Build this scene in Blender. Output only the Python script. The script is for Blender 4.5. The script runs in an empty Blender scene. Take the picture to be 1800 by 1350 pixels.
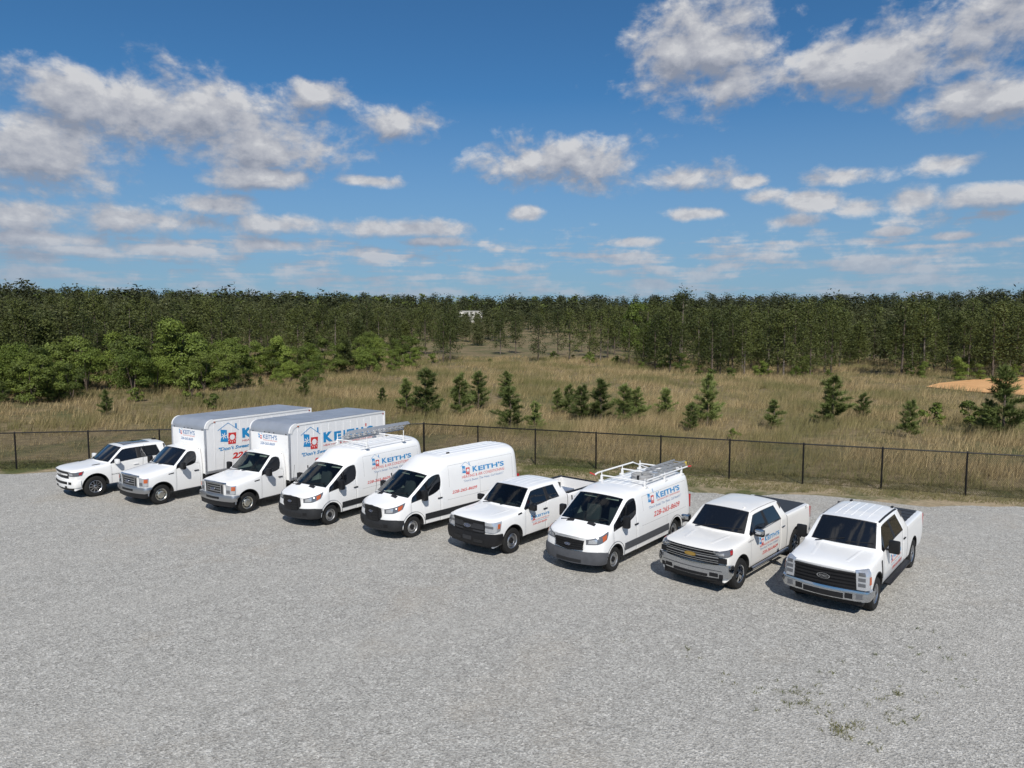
import bpy, bmesh, math, random
import numpy as np
from mathutils import Vector, Matrix
from mathutils.bvhtree import BVHTree
R = math.radians
random.seed(7)
rng = np.random.default_rng(11)
scene = bpy.context.scene
COL = scene.collection

# ------------------------------------------------------------------ camera
PITCH = R(4.81)
cam_d = bpy.data.cameras.new('camera')
cam = bpy.data.objects.new('camera', cam_d)
COL.objects.link(cam)
cam.location = (0, 0, 7.064)
cam.rotation_euler = (R(90) - PITCH, 0, 0)
cam_d.sensor_fit = 'HORIZONTAL'
cam_d.sensor_width = 36.0
cam_d.lens = 36.0 * 1246.2 / 1800.0
cam_d.clip_start = 0.1
cam_d.clip_end = 6000
scene.camera = cam

# ------------------------------------------------------------------ light and exposure
SUN_DIR = Vector((0.096, -1.042, 1.0)).normalized()
SUN_EL = math.asin(SUN_DIR.z)
SUN_AZ = math.atan2(SUN_DIR.x, SUN_DIR.y)
sun_d = bpy.data.lights.new('sun', 'SUN')
sun_d.energy = 4.7
sun_d.angle = R(0.53)
sun_d.color = (1.0, 0.955, 0.89)
sun = bpy.data.objects.new('sun', sun_d)
COL.objects.link(sun)
sun.rotation_euler = SUN_DIR.to_track_quat('Z', 'Y').to_euler()
sun.location = (10, -40, 50)
vs = scene.view_settings
vs.view_transform = 'Standard'
vs.look = 'None'
vs.exposure = 0.0
vs.gamma = 1.0
vs.use_curve_mapping = False
SKY_STRENGTH = 0.068
SKY_TINT = (0.50, 0.98, 1.30)

# ------------------------------------------------------------------ node helpers
def nn(nt, t, **kw):
    n = nt.nodes.new(t)
    for k, v in kw.items():
        setattr(n, k, v)
    return n
def lk(nt, a, b):
    nt.links.new(a, b)
def setin(nt, sock, v):
    if hasattr(v, 'is_output'):
        lk(nt, v, sock)
    elif v is not None:
        sock.default_value = v
def math_n(nt, op, a, b=None, c=None, clamp=False):
    n = nn(nt, 'ShaderNodeMath', operation=op)
    n.use_clamp = clamp
    for i, v in enumerate((a, b, c)):
        if v is not None:
            setin(nt, n.inputs[i], v)
    return n.outputs[0]
def mix_n(nt, f, a, b):
    n = nn(nt, 'ShaderNodeMix', data_type='RGBA')
    setin(nt, n.inputs[0], f); setin(nt, n.inputs[6], a); setin(nt, n.inputs[7], b)
    return n.outputs[2]
def ramp_n(nt, fac, stops):
    n = nn(nt, 'ShaderNodeValToRGB')
    el = n.color_ramp.elements
    while len(el) < len(stops):
        el.new(0.5)
    for e, (p, c) in zip(el, stops):
        e.position = p
        e.color = c if len(c) == 4 else (*c, 1)
    lk(nt, fac, n.inputs[0])
    return n.outputs[0]
def noise_n(nt, vec, scale, detail=4, rough=0.55, dist=0.0):
    n = nn(nt, 'ShaderNodeTexNoise')
    n.inputs['Scale'].default_value = scale
    n.inputs['Detail'].default_value = detail
    n.inputs['Roughness'].default_value = rough
    n.inputs['Distortion'].default_value = dist
    if vec is not None:
        lk(nt, vec, n.inputs['Vector'])
    return n.outputs[0]
def maprange(nt, v, a, b, c=0.0, d=1.0, smooth=False):
    n = nn(nt, 'ShaderNodeMapRange')
    if smooth:
        n.interpolation_type = 'SMOOTHSTEP'
    n.clamp = True
    setin(nt, n.inputs[0], v)
    for i, q in enumerate((a, b, c, d)):
        n.inputs[i + 1].default_value = q
    return n.outputs[0]

# ------------------------------------------------------------------ sky with clouds
F_PX, CX, CY = 1246.2, 900.0, 675.0
def px_dir(u, v):
    a = (u - CX) / F_PX; b = (CY - v) / F_PX
    c, s = math.cos(PITCH), math.sin(PITCH)
    d = Vector((a, c + b * s, -s + b * c)).normalized()
    return math.atan2(d.x, d.y), math.asin(d.z)
world = bpy.data.worlds.new('World')
scene.world = world
world.use_nodes = True
wt = world.node_tree
wt.nodes.clear()
sky = nn(wt, 'ShaderNodeTexSky', sky_type='NISHITA')
sky.sun_disc = False
sky.sun_elevation = SUN_EL
sky.sun_rotation = SUN_AZ
sky.altitude = 50
sky.air_density = 1.0
sky.dust_density = 0.15
sky.ozone_density = 2.5
# clouds as they stand round the horizon: (pixel-derived bearing, elevation, half widths)
CLOUDS = [(150,168,115,42),(330,200,190,62),(470,255,150,48),(545,165,70,24),(700,216,78,28),(470,312,95,20),(45,262,150,62),
 (985,285,150,42),(1190,312,100,25),(1240,85,140,75),(1270,155,80,30),(1540,112,170,52),(1700,60,150,48),(1745,172,110,38),
 (1670,287,56,16),(1490,310,62,16),(1350,345,34,15),(1430,353,58,19),(1510,362,42,17),(1602,350,36,19),(1395,389,52,13),(1745,342,80,15),
 (925,376,34,13),(1120,425,44,9),(375,361,75,18),(235,386,160,22),(40,378,110,24),(490,394,85,18),(700,402,130,17),(60,418,110,14),
 (1215,376,52,11),(1320,318,36,12),(640,318,60,10),(300,440,90,12),(480,432,90,12),(760,425,70,10),(140,440,60,9),(1680,415,40,8),(1570,408,40,8)]
def cloud_union(nt, P, clouds):
    """highest of soft ellipses (1 at a cloud's heart, 0.5 at its rim, 0 away from it)"""
    cur = None
    for (u, v, a, b) in clouds:
        az, el = px_dir(u, v)
        m = nn(nt, 'ShaderNodeMapping', vector_type='TEXTURE')
        m.inputs['Location'].default_value = (az, el, 0)
        m.inputs['Scale'].default_value = (1.95 * a / F_PX, 2.0 * b / F_PX, 1)
        lk(nt, P, m.inputs[0])
        g = nn(nt, 'ShaderNodeTexGradient', gradient_type='SPHERICAL')
        lk(nt, m.outputs[0], g.inputs[0])
        cur = g.outputs[1] if cur is None else math_n(nt, 'MAXIMUM', cur, g.outputs[1])
    return cur
tc = nn(wt, 'ShaderNodeTexCoord')
sx = nn(wt, 'ShaderNodeSeparateXYZ'); lk(wt, tc.outputs['Generated'], sx.inputs[0])
az = math_n(wt, 'ARCTAN2', sx.outputs[0], sx.outputs[1])
el = math_n(wt, 'ARCSINE', sx.outputs[2])
cv = nn(wt, 'ShaderNodeCombineXYZ'); lk(wt, az, cv.inputs[0]); lk(wt, el, cv.inputs[1])
P = cv.outputs[0]
up = nn(wt, 'ShaderNodeVectorMath', operation='ADD'); lk(wt, P, up.inputs[0]); up.inputs[1].default_value = (0.004, 0.020, 0)
U0 = cloud_union(wt, P, CLOUDS)
U1 = cloud_union(wt, up.outputs[0], [c for c in CLOUDS if c[2] >= 70])
# away from the framed part of the sky the same kind of cloud goes on, from noise alone
gen = maprange(wt, noise_n(wt, P, 3.2, 2, 0.5), 0.42, 0.68, 0.0, 0.85)
outm = math_n(wt, 'MAXIMUM', maprange(wt, math_n(wt, 'ABSOLUTE', az), 0.62, 0.80), maprange(wt, el, 0.42, 0.55))
U0 = math_n(wt, 'MAXIMUM', U0, math_n(wt, 'MULTIPLY', gen, outm))
# thin rows of small flat clouds low over the horizon
st = nn(wt, 'ShaderNodeVectorMath', operation='MULTIPLY'); lk(wt, P, st.inputs[0]); st.inputs[1].default_value = (7, 60, 0)
rows = maprange(wt, noise_n(wt, st.outputs[0], 1.0, 3, 0.6), 0.38, 0.64, 0.34, 0.80)
rows = math_n(wt, 'MULTIPLY', rows, maprange(wt, el, 0.170, 0.095))
U0 = math_n(wt, 'MAXIMUM', U0, rows)
def billow(vec):
    n1 = noise_n(wt, vec, 12.0, 7, 0.60, 0.2)
    n2 = noise_n(wt, vec, 34.0, 4, 0.6, 0.3)
    return math_n(wt, 'ADD', math_n(wt, 'MULTIPLY', math_n(wt, 'SUBTRACT', n1, 0.5), 1.35), math_n(wt, 'MULTIPLY', math_n(wt, 'SUBTRACT', n2, 0.5), 0.55))
sq = nn(wt, 'ShaderNodeVectorMath', operation='MULTIPLY'); lk(wt, P, sq.inputs[0]); sq.inputs[1].default_value = (1, 1.5, 1)
squ = nn(wt, 'ShaderNodeVectorMath', operation='MULTIPLY'); lk(wt, up.outputs[0], squ.inputs[0]); squ.inputs[1].default_value = (1, 1.5, 1)
b0 = billow(sq.outputs[0]); b1 = billow(squ.outputs[0])
f0 = math_n(wt, 'ADD', U0, b0); f1 = math_n(wt, 'ADD', math_n(wt, 'MAXIMUM', U1, math_n(wt, 'MULTIPLY', U0, 0.75)), b1)
dens = maprange(wt, f0, 0.36, 0.80, 0, 1, smooth=True)
dens = math_n(wt, 'MULTIPLY', dens, maprange(wt, el, 0.0, 0.10, 0.35, 0.94))
lit = maprange(wt, math_n(wt, 'SUBTRACT', f0, f1), -0.26, 0.34)
lit = math_n(wt, 'SUBTRACT', lit, maprange(wt, f0, 0.55, 1.3, 0.0, 0.16))
ccol = ramp_n(wt, lit, [(0.0, (0.27, 0.295, 0.36)), (0.38, (0.41, 0.425, 0.475)), (0.70, (0.52, 0.528, 0.56)), (1.0, (0.68, 0.678, 0.685))])
skyc = nn(wt, 'ShaderNodeVectorMath', operation='MULTIPLY')
lk(wt, sky.outputs[0], skyc.inputs[0]); skyc.inputs[1].default_value = (SKY_STRENGTH * SKY_TINT[0], SKY_STRENGTH * SKY_TINT[1], SKY_STRENGTH * SKY_TINT[2])
# far low clouds and the lowest sky fade into blue-grey air
ccol = mix_n(wt, maprange(wt, el, 0.16, 0.05, 0.0, 0.62), ccol, (0.34, 0.39, 0.49, 1))
skyb = mix_n(wt, maprange(wt, el, 0.30, 0.01, 0.0, 0.82), skyc.outputs[0], (0.245, 0.345, 0.485, 1))
col = mix_n(wt, dens, skyb, ccol)
bg = nn(wt, 'ShaderNodeBackground'); lk(wt, col, bg.inputs[0]); bg.inputs[1].default_value = 1.0
wo = nn(wt, 'ShaderNodeOutputWorld'); lk(wt, bg.outputs[0], wo.inputs[0])
world.cycles.sampling_method = 'MANUAL'
world.cycles.sample_map_resolution = 256
scene.cycles.adaptive_threshold = 0.02
scene.cycles.max_bounces = 6
scene.cycles.diffuse_bounces = 2
scene.cycles.glossy_bounces = 3
scene.cycles.transparent_max_bounces = 12
scene.cycles.caustics_reflective = False
scene.cycles.caustics_refractive = False

# ------------------------------------------------------------------ materials
MATS = {}
def pbr(name, color, rough=0.5, metal=0.0, coat=0.0, spec=0.5, var=0.0, vscale=8.0, trans=0.0, emis=None):
    if name in MATS:
        return MATS[name]
    m = bpy.data.materials.new(name)
    m.use_nodes = True
    nt = m.node_tree
    b = nt.nodes['Principled BSDF']
    b.inputs['Base Color'].default_value = (*color, 1)
    b.inputs['Roughness'].default_value = rough
    b.inputs['Metallic'].default_value = metal
    b.inputs['Coat Weight'].default_value = coat
    b.inputs['Coat Roughness'].default_value = 0.04
    b.inputs['Specular IOR Level'].default_value = spec
    if var > 0:
        t = nn(nt, 'ShaderNodeTexCoord')
        f = noise_n(nt, t.outputs['Object'], vscale, 5, 0.6)
        c0 = tuple(max(0, c * (1 - var)) for c in color); c1 = tuple(min(1, c * (1 + var)) for c in color)
        lk(nt, ramp_n(nt, f, [(0.3, c0), (0.7, c1)]), b.inputs['Base Color'])
    MATS[name] = m
    return m
paint = pbr('white_paint', (0.80, 0.80, 0.79), 0.32, coat=0.6, var=0.02, vscale=2.0)
paint_pearl = pbr('pearl_white_paint', (0.78, 0.765, 0.73), 0.32, coat=0.6, var=0.02, vscale=2.0)
blackp = pbr('black_plastic', (0.010, 0.010, 0.011), 0.5, spec=0.35, var=0.2)
greyp = pbr('dark_grey_plastic', (0.030, 0.031, 0.034), 0.6, spec=0.35, var=0.15)
gasket = pbr('black_rubber', (0.012, 0.012, 0.013), 0.6)
gapm = pbr('panel_gap', (0.10, 0.10, 0.10), 0.7)
chrome = pbr('chrome', (0.56, 0.58, 0.61), 0.13, metal=1.0)
satin = pbr('satin_steel', (0.50, 0.51, 0.53), 0.35, metal=1.0)
alum = pbr('brushed_aluminium', (0.62, 0.63, 0.65), 0.42, metal=0.85, var=0.08)
alumroof = pbr('weathered_aluminium_roof', (0.34, 0.37, 0.42), 0.45, metal=0.35, var=0.12, vscale=1.2)
tyrem = pbr('tyre_rubber', (0.016, 0.016, 0.016), 0.8, spec=0.3, var=0.2)
wellm = pbr('wheel_well', (0.012, 0.012, 0.012), 0.9)
under = pbr('underbody', (0.02, 0.02, 0.02), 0.9)
tonneau = pbr('black_vinyl', (0.030, 0.031, 0.034), 0.55, var=0.1)
lampm = pbr('headlamp_lens', (0.55, 0.57, 0.60), 0.08, metal=0.55, coat=1.0)
lampdark = pbr('headlamp_bezel', (0.10, 0.105, 0.115), 0.15, coat=1.0)
amber = pbr('amber_lens', (0.42, 0.09, 0.02), 0.15, coat=1.0)
redl = pbr('red_lens', (0.35, 0.01, 0.01), 0.15, coat=1.0)
interior = pbr('cabin_trim', (0.045, 0.046, 0.050), 0.7, var=0.2)
seatm = pbr('seat_fabric', (0.07, 0.072, 0.078), 0.85)
visorm = pbr('sun_visor', (0.55, 0.54, 0.50), 0.8)
paper = pbr('paper', (0.8, 0.8, 0.78), 0.8)
boxwhite = pbr('white_box_panel', (0.77, 0.77, 0.765), 0.45, var=0.03, vscale=0.7)
bluev = pbr('blue_vinyl', (0.015, 0.24, 0.52), 0.4)
redv = pbr('red_vinyl', (0.58, 0.035, 0.03), 0.4)
greyv = pbr('slate_vinyl', (0.10, 0.20, 0.38), 0.4)
whitev = pbr('white_vinyl', (0.78, 0.78, 0.78), 0.4)
goldm = pbr('gold_emblem', (0.55, 0.36, 0.10), 0.3, metal=0.8)
rackw = pbr('white_rack_paint', (0.74, 0.74, 0.73), 0.4)

def glass_mat(name, tint, mixv):
    m = bpy.data.materials.new(name); m.use_nodes = True
    nt = m.node_tree; nt.nodes.clear()
    out = nn(nt, 'ShaderNodeOutputMaterial')
    tr = nn(nt, 'ShaderNodeBsdfTransparent'); tr.inputs[0].default_value = (*tint, 1)
    dk = nn(nt, 'ShaderNodeBsdfPrincipled')
    dk.inputs['Base Color'].default_value = (0.008, 0.009, 0.011, 1); dk.inputs['Roughness'].default_value = 0.06
    mx = nn(nt, 'ShaderNodeMixShader'); mx.inputs[0].default_value = mixv
    lk(nt, dk.outputs[0], mx.inputs[1]); lk(nt, tr.outputs[0], mx.inputs[2])
    gl = nn(nt, 'ShaderNodeBsdfGlossy'); gl.inputs['Roughness'].default_value = 0.03
    fr = nn(nt, 'ShaderNodeFresnel'); fr.inputs[0].default_value = 1.5
    m2 = nn(nt, 'ShaderNodeMixShader'); lk(nt, fr.outputs[0], m2.inputs[0]); lk(nt, mx.outputs[0], m2.inputs[1]); lk(nt, gl.outputs[0], m2.inputs[2])
    lk(nt, m2.outputs[0], out.inputs[0])
    MATS[name] = m
    return m
glass_clear = glass_mat('clear_windshield_glass', (0.62, 0.74, 0.70), 0.80)
glass_dark = glass_mat('tinted_glass', (0.10, 0.10, 0.11), 0.12)

# ------------------------------------------------------------------ object helpers
def tagp(o, label=None, cat=None, group=None, kind=None):
    if label: o['label'] = label
    if cat: o['category'] = cat
    if group: o['group'] = group
    if kind: o['kind'] = kind
    return o
def link_mesh(name, me, parent=None, mats=()):
    o = bpy.data.objects.new(name, me)
    COL.objects.link(o)
    if parent is not None:
        o.parent = parent
    for m in mats:
        me.materials.append(m)
    return o
def empty(name, loc=(0, 0, 0), rz=0.0):
    o = bpy.data.objects.new(name, None)
    COL.objects.link(o)
    o.location = loc; o.rotation_euler = (0, 0, rz)
    o.empty_display_size = 0.3
    return o
def bm_obj(name, bm, mat, parent=None, smooth=True, angle=35):
    bmesh.ops.recalc_face_normals(bm, faces=bm.faces)
    me = bpy.data.meshes.new(name)
    bm.to_mesh(me); bm.free()
    if smooth:
        me.polygons.foreach_set('use_smooth', [True] * len(me.polygons))
        me.set_sharp_from_angle(angle=R(angle))
    mats = mat if isinstance(mat, (list, tuple)) else [mat]
    return link_mesh(name, me, parent, mats)
def bm_box(bm, c, s, bevel=0.0, rot=None):
    r = bmesh.ops.create_cube(bm, size=1.0)
    M = Matrix.Translation(c) @ (rot.to_4x4() if rot is not None else Matrix.Identity(4)) @ Matrix.Diagonal((*s, 1))
    bmesh.ops.transform(bm, matrix=M, verts=r['verts'])
    if bevel > 0:
        es = list({e for v in r['verts'] for e in v.link_edges})
        bmesh.ops.bevel(bm, geom=es, offset=bevel, segments=2, affect='EDGES', profile=0.6)
def box(name, c, s, mat, parent, bevel=0.01, rot=None):
    bm = bmesh.new(); bm_box(bm, c, s, bevel, rot)
    return bm_obj(name, bm, mat, parent)
def bm_tube(bm, a, b, r, seg=8, r2=None):
    a = Vector(a); b = Vector(b); d = b - a
    M = Matrix.Translation((a + b) / 2) @ d.to_track_quat('Z', 'Y').to_matrix().to_4x4()
    bmesh.ops.create_cone(bm, cap_ends=True, segments=seg, radius1=r, radius2=r if r2 is None else r2, depth=d.length, matrix=M)
def tube(name, pts, r, mat, parent, seg=8):
    bm = bmesh.new()
    for a, b in zip(pts[:-1], pts[1:]):
        bm_tube(bm, a, b, r, seg)
    return bm_obj(name, bm, mat, parent)
def lathe_bm(bm, prof, seg, axis='Y', center=(0, 0, 0), closed=False):
    rings = []
    for (r, h) in prof:
        ring = []
        for k in range(seg):
            t = 2 * math.pi * k / seg
            if axis == 'Y':
                p = (center[0] + r * math.cos(t), center[1] + h, center[2] + r * math.sin(t))
            else:
                p = (center[0] + r * math.cos(t), center[1] + r * math.sin(t), center[2] + h)
            ring.append(bm.verts.new(p))
        rings.append(ring)
    n = len(rings)
    for i in range(n if closed else n - 1):
        a, b = rings[i], rings[(i + 1) % n]
        for k in range(seg):
            bm.faces.new((a[k], a[(k + 1) % seg], b[(k + 1) % seg], b[k]))
    return rings

# ------------------------------------------------------------------ lofted vehicle bodies
T_PAINT, T_WELL, T_WIND, T_SIDE, T_DOOR, T_REAR, T_UNDER, T_TON, T_GAP, T_GASK, T_BED = range(11)
def loft(stations, tagf, creases, arches, bulge_f=0.05, bulge_r=0.02, sub=2, chin=False):
    """closed body from half sections; returns a bmesh whose material indices are the tags"""
    n = len(stations); M = len(stations[0])
    bm = bmesh.new()
    cl = bm.edges.layers.float.new('crease_edge')
    Lv = [[None] * M for _ in range(n)]; Rv = [[None] * M for _ in range(n)]
    for i, s in enumerate(stations):
        for j, (x, y, z) in enumerate(s):
            if j == M - 1:
                Lv[i][j] = Rv[i][j] = bm.verts.new((x, 0, z))
            else:
                Lv[i][j] = bm.verts.new((x, y, z)); Rv[i][j] = bm.verts.new((x, -y, z))
    def face(vs, t):
        f = bm.faces.new(vs); f.material_index = t
    for i in range(n - 1):
        for j in range(M - 1):
            t = tagf(i, j)
            face((Lv[i][j], Lv[i][j + 1], Lv[i + 1][j + 1], Lv[i + 1][j]), t)
            face((Rv[i][j], Rv[i + 1][j], Rv[i + 1][j + 1], Rv[i][j + 1]), t)
        face((Lv[i][0], Lv[i + 1][0], Rv[i + 1][0], Rv[i][0]), T_UNDER)
    for (i, b, sgn) in ((0, bulge_f, 1), (n - 1, -bulge_r, -1)):
        s = stations[i]
        xm = max(p[0] for p in s) if sgn > 0 else min(p[0] for p in s)
        cvs = [bm.verts.new((xm + b * (1 - (j / (M - 1)) ** 4) if j < M - 1 else xm, 0, s[j][2])) for j in range(M - 1)] + [Lv[i][M - 1]]
        for j in range(M - 1):
            tg = T_GASK if (chin and sgn > 0 and j <= 1) else T_PAINT
            if j < M - 2:
                face((Lv[i][j], cvs[j], cvs[j + 1], Lv[i][j + 1]), tg)
                face((Rv[i][j], Rv[i][j + 1], cvs[j + 1], cvs[j]), tg)
            else:
                face((Lv[i][j], cvs[j], Lv[i][j + 1]), T_PAINT)
                face((Rv[i][j], Rv[i][j + 1], cvs[j]), T_PAINT)
        face((Lv[i][0], Rv[i][0], cvs[0]), T_UNDER)
    def crease(a, b, v):
        e = bm.edges.get((a, b))
        if e is not None:
            e[cl] = max(e[cl], v)
    for (kind, k, a, b, v) in creases:
        for V in (Lv, Rv):
            if kind == 'row':
                for i in range(a, b):
                    crease(V[i][k], V[i + 1][k], v)
            else:
                for j in range(a, b):
                    crease(V[k][j], V[k][j + 1], v)
    bmesh.ops.recalc_face_normals(bm, faces=bm.faces)
    me = bpy.data.meshes.new('tmp'); bm.to_mesh(me); bm.free()
    for k in range(11):
        me.materials.append(wellm)
    ob = bpy.data.objects.new('tmp', me); COL.objects.link(ob)
    md = ob.modifiers.new('s', 'SUBSURF'); md.levels = sub; md.render_levels = sub
    md.boundary_smooth = 'PRESERVE_CORNERS'
    # wheel housings
    cb = bmesh.new()
    for (x, z, r, yin) in arches:
        for sg in (1, -1):
            mm = Matrix.Translation((x, sg * (yin + 1.3) / 2, z)) @ Matrix.Rotation(R(90), 4, 'X')
            bmesh.ops.create_cone(cb, cap_ends=True, segments=40, radius1=r, radius2=r, depth=1.3 - yin, matrix=mm)
    bmesh.ops.recalc_face_normals(cb, faces=cb.faces)
    for f in cb.faces:
        f.material_index = T_WELL
    cm = bpy.data.meshes.new('tmpc'); cb.to_mesh(cm); cb.free()
    for k in range(11):
        cm.materials.append(wellm)
    co = bpy.data.objects.new('tmpc', cm); COL.objects.link(co)
    if arches:
        bo = ob.modifiers.new('b', 'BOOLEAN'); bo.operation = 'DIFFERENCE'; bo.solver = 'EXACT'; bo.object = co
        bo.material_mode = 'INDEX'
    bpy.context.view_layer.update()
    dg = bpy.context.evaluated_depsgraph_get()
    em = ob.evaluated_get(dg).to_mesh()
    out = bmesh.new(); out.from_mesh(em)
    ob.evaluated_get(dg).to_mesh_clear()
    bpy.data.objects.remove(ob); bpy.data.objects.remove(co)
    bpy.data.meshes.remove(me); bpy.data.meshes.remove(cm)
    return out

def islands(faces):
    fs = set(faces); res = []
    while fs:
        st = [fs.pop()]; isl = [st[0]]
        while st:
            f = st.pop()
            for e in f.edges:
                for g in e.link_faces:
                    if g in fs:
                        fs.remove(g); isl.append(g); st.append(g)
        res.append(isl)
    return res

def split_body(bm, root, mats, inset=None):
    """cut glass, doors and covers out of the body shell as parts of their own"""
    parts = {}
    inset = inset or {}
    for t, nm, thick, dep, ringt in ((T_WIND, 'windshield', 0.022, -0.004, T_GASK), (T_SIDE, 'side_window', 0.016, -0.006, T_GASK),
                                     (T_REAR, 'rear_window', 0.016, -0.006, T_GASK), (T_DOOR, 'door', 0.007, -0.004, T_GAP)):
        fs = [f for f in bm.faces if f.material_index == t]
        if not fs:
            continue
        for isl in islands(fs):
            r = bmesh.ops.inset_region(bm, faces=isl, thickness=thick, depth=dep, use_boundary=True, use_even_offset=False)
            for f in r['faces']:
                f.material_index = ringt
    bvh = BVHTree.FromBMesh(bm)
    order = [T_PAINT, T_WELL, T_UNDER, T_GAP, T_GASK, T_TON, T_BED]
    def make(name, faces, mlist, idx):
        b2 = bmesh.new(); vm = {}
        for f in faces:
            vs = []
            for v in f.verts:
                if v not in vm:
                    vm[v] = b2.verts.new(v.co)
                vs.append(vm[v])
            try:
                nf = b2.faces.new(vs)
            except ValueError:
                continue
            nf.material_index = idx(f)
        b2.normal_update()
        me = bpy.data.meshes.new(name); b2.to_mesh(me); b2.free()
        me.polygons.foreach_set('use_smooth', [True] * len(me.polygons))
        me.set_sharp_from_angle(angle=R(38))
        return link_mesh(name, me, root, mlist)
    body = make('body', [f for f in bm.faces if f.material_index in order], [mats[t] for t in order], lambda f: order.index(f.material_index))
    parts['body'] = body
    for t, nm in ((T_WIND, 'windshield'), (T_SIDE, 'side_window'), (T_REAR, 'rear_window'), (T_DOOR, 'door')):
        lst = []
        for isl in islands([f for f in bm.faces if f.material_index == t]):
            if sum(f.calc_area() for f in isl) < 0.02:
                for f in isl:
                    pass
            lst.append(make(nm, isl, [mats[t]], lambda f: 0))
        parts[nm] = lst
    return parts, bvh

class Shell:
    def __init__(self, root, bvh):
        self.root = root; self.bvh = bvh
    def snap(self, p, mode, off, x0=0.0):
        p = Vector(p)
        if mode == 'radial':
            c = Vector((x0, 0, p.z)); d = (p - c); d.z = 0
            d = d.normalized() if d.length > 1e-6 else Vector((1, 0, 0))
        elif mode == 'y':
            d = Vector((0, 1 if p.y >= 0 else -1, 0)); c = Vector((p.x, 0, p.z))
        else:
            d = Vector((0, 0, 1)); c = Vector((p.x, p.y, 0))
        o = c + d * 6.0
        h = self.bvh.ray_cast(o, -d, 6.0)
        q = h[0] if h[0] is not None else p
        if h[0] is None:
            nr = self.bvh.find_nearest(p)
            q = nr[0]
        return q + d * off, d
    def patch(self, name, bot, top, mat, mode='radial', proud=0.012, nu=10, nv=4, depth=0.06, x0=0.0, parent=None, pillow=0.0):
        """solid piece that hugs the body: ruled between a lower and an upper polyline of rough 3D points"""
        def resample(pl, n):
            pl = [Vector(q) for q in pl]
            ls = [0]
            for a, b in zip(pl[:-1], pl[1:]):
                ls.append(ls[-1] + (b - a).length)
            res = []
            for k in range(n + 1):
                t = ls[-1] * k / n; i = 0
                while i < len(pl) - 2 and t > ls[i + 1]:
                    i += 1
                f = (t - ls[i]) / max(1e-9, ls[i + 1] - ls[i])
                res.append(pl[i].lerp(pl[i + 1], f))
            return res
        B = resample(bot, nu); Tp = resample(top, nu)
        bm = bmesh.new(); g = []; gb = []
        for u in range(nu + 1):
            col = []; colb = []
            for v in range(nv + 1):
                pt = B[u].lerp(Tp[u], v / nv)
                e = proud + pillow * (1 - (2 * v / nv - 1) ** 2)
                q, d = self.snap(pt, mode, e, x0)
                col.append(bm.verts.new(q)); colb.append(bm.verts.new(q - d * (depth + e)))
            g.append(col); gb.append(colb)
        for u in range(nu):
            for v in range(nv):
                bm.faces.new((g[u][v], g[u + 1][v], g[u + 1][v + 1], g[u][v + 1]))
                bm.faces.new((gb[u][v], gb[u][v + 1], gb[u + 1][v + 1], gb[u + 1][v]))
            bm.faces.new((g[u][0], gb[u][0], gb[u + 1][0], g[u + 1][0]))
            bm.faces.new((g[u][nv], g[u + 1][nv], gb[u + 1][nv], gb[u][nv]))
        for v in range(nv):
            bm.faces.new((g[0][v], g[0][v + 1], gb[0][v + 1], gb[0][v]))
            bm.faces.new((g[nu][v], gb[nu][v], gb[nu][v + 1], g[nu][v + 1]))
        return bm_obj(name, bm, mat, parent or self.root, angle=40)
    def front(self, name, y0, y1, z0, z1, mat, **kw):
        return self.patch(name, [(0.9, y0, z0), (0.9, y1, z0)], [(0.9, y0, z1), (0.9, y1, z1)], mat, **kw)
    def flare(self, x, z, r0, r1, mat, a0=0, a1=180, proud=0.016, name='wheel_arch_trim', side=1):
        inner = [(x + r0 * math.cos(R(a0 + (a1 - a0) * k / 16)), side * 1.0, z + r0 * math.sin(R(a0 + (a1 - a0) * k / 16))) for k in range(17)]
        outer = [(x + r1 * math.cos(R(a0 + (a1 - a0) * k / 16)), side * 1.0, z + r1 * math.sin(R(a0 + (a1 - a0) * k / 16))) for k in range(17)]
        return self.patch(name, inner, outer, mat, mode='y', proud=proud, nu=16, nv=1, depth=0.03)

# ------------------------------------------------------------------ lettering
TXT = {}
def text_mesh(s, shear=0.0, bold=0.0, spacing=1.0):
    key = (s, shear, bold, spacing)
    if key in TXT:
        return TXT[key]
    cu = bpy.data.curves.new('t', 'FONT'); cu.body = s; cu.size = 1.0; cu.shear = shear; cu.offset = bold; cu.space_character = spacing
    cu.resolution_u = 3
    ob = bpy.data.objects.new('t', cu); COL.objects.link(ob)
    bpy.context.view_layer.update()
    me = ob.evaluated_get(bpy.context.evaluated_depsgraph_get()).to_mesh()
    v = np.array([tuple(q.co[:2]) for q in me.vertices]) if len(me.vertices) else np.zeros((0, 2))
    f = [tuple(p.vertices) for p in me.polygons]
    ob.evaluated_get(bpy.context.evaluated_depsgraph_get()).to_mesh_clear()
    bpy.data.objects.remove(ob); bpy.data.curves.remove(cu)
    if len(v):
        v = v - v.min(0)
    TXT[key] = (v, f)
    return TXT[key]
def decal2d(name, v, f, place, mat, parent):
    """flat vinyl cut from 2D faces; place(u, w) gives the point on the panel"""
    me = bpy.data.meshes.new(name)
    me.from_pydata([tuple(place(a, b)) for a, b in v], [], f)
    me.update()
    return link_mesh(name, me, parent, [mat])
def lettering(s, x, z, width, height, place, mat, parent, shear=0.0, bold=0.012, slope=0.0, name='lettering', spacing=1.0):
    v, f = text_mesh(s, shear, bold, spacing)
    w = v[:, 0].max(); h = v[:, 1].max()
    q = np.stack([v[:, 0] / w * width, v[:, 1] / h * height], 1)
    return decal2d(name, q, f, lambda a, b: place(x + a, z + b + slope * a), mat, parent)
def poly_disc(cx, cy, r, n=16):
    return [(cx + r * math.cos(2 * math.pi * k / n), cy + r * math.sin(2 * math.pi * k / n)) for k in range(n)]
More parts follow.
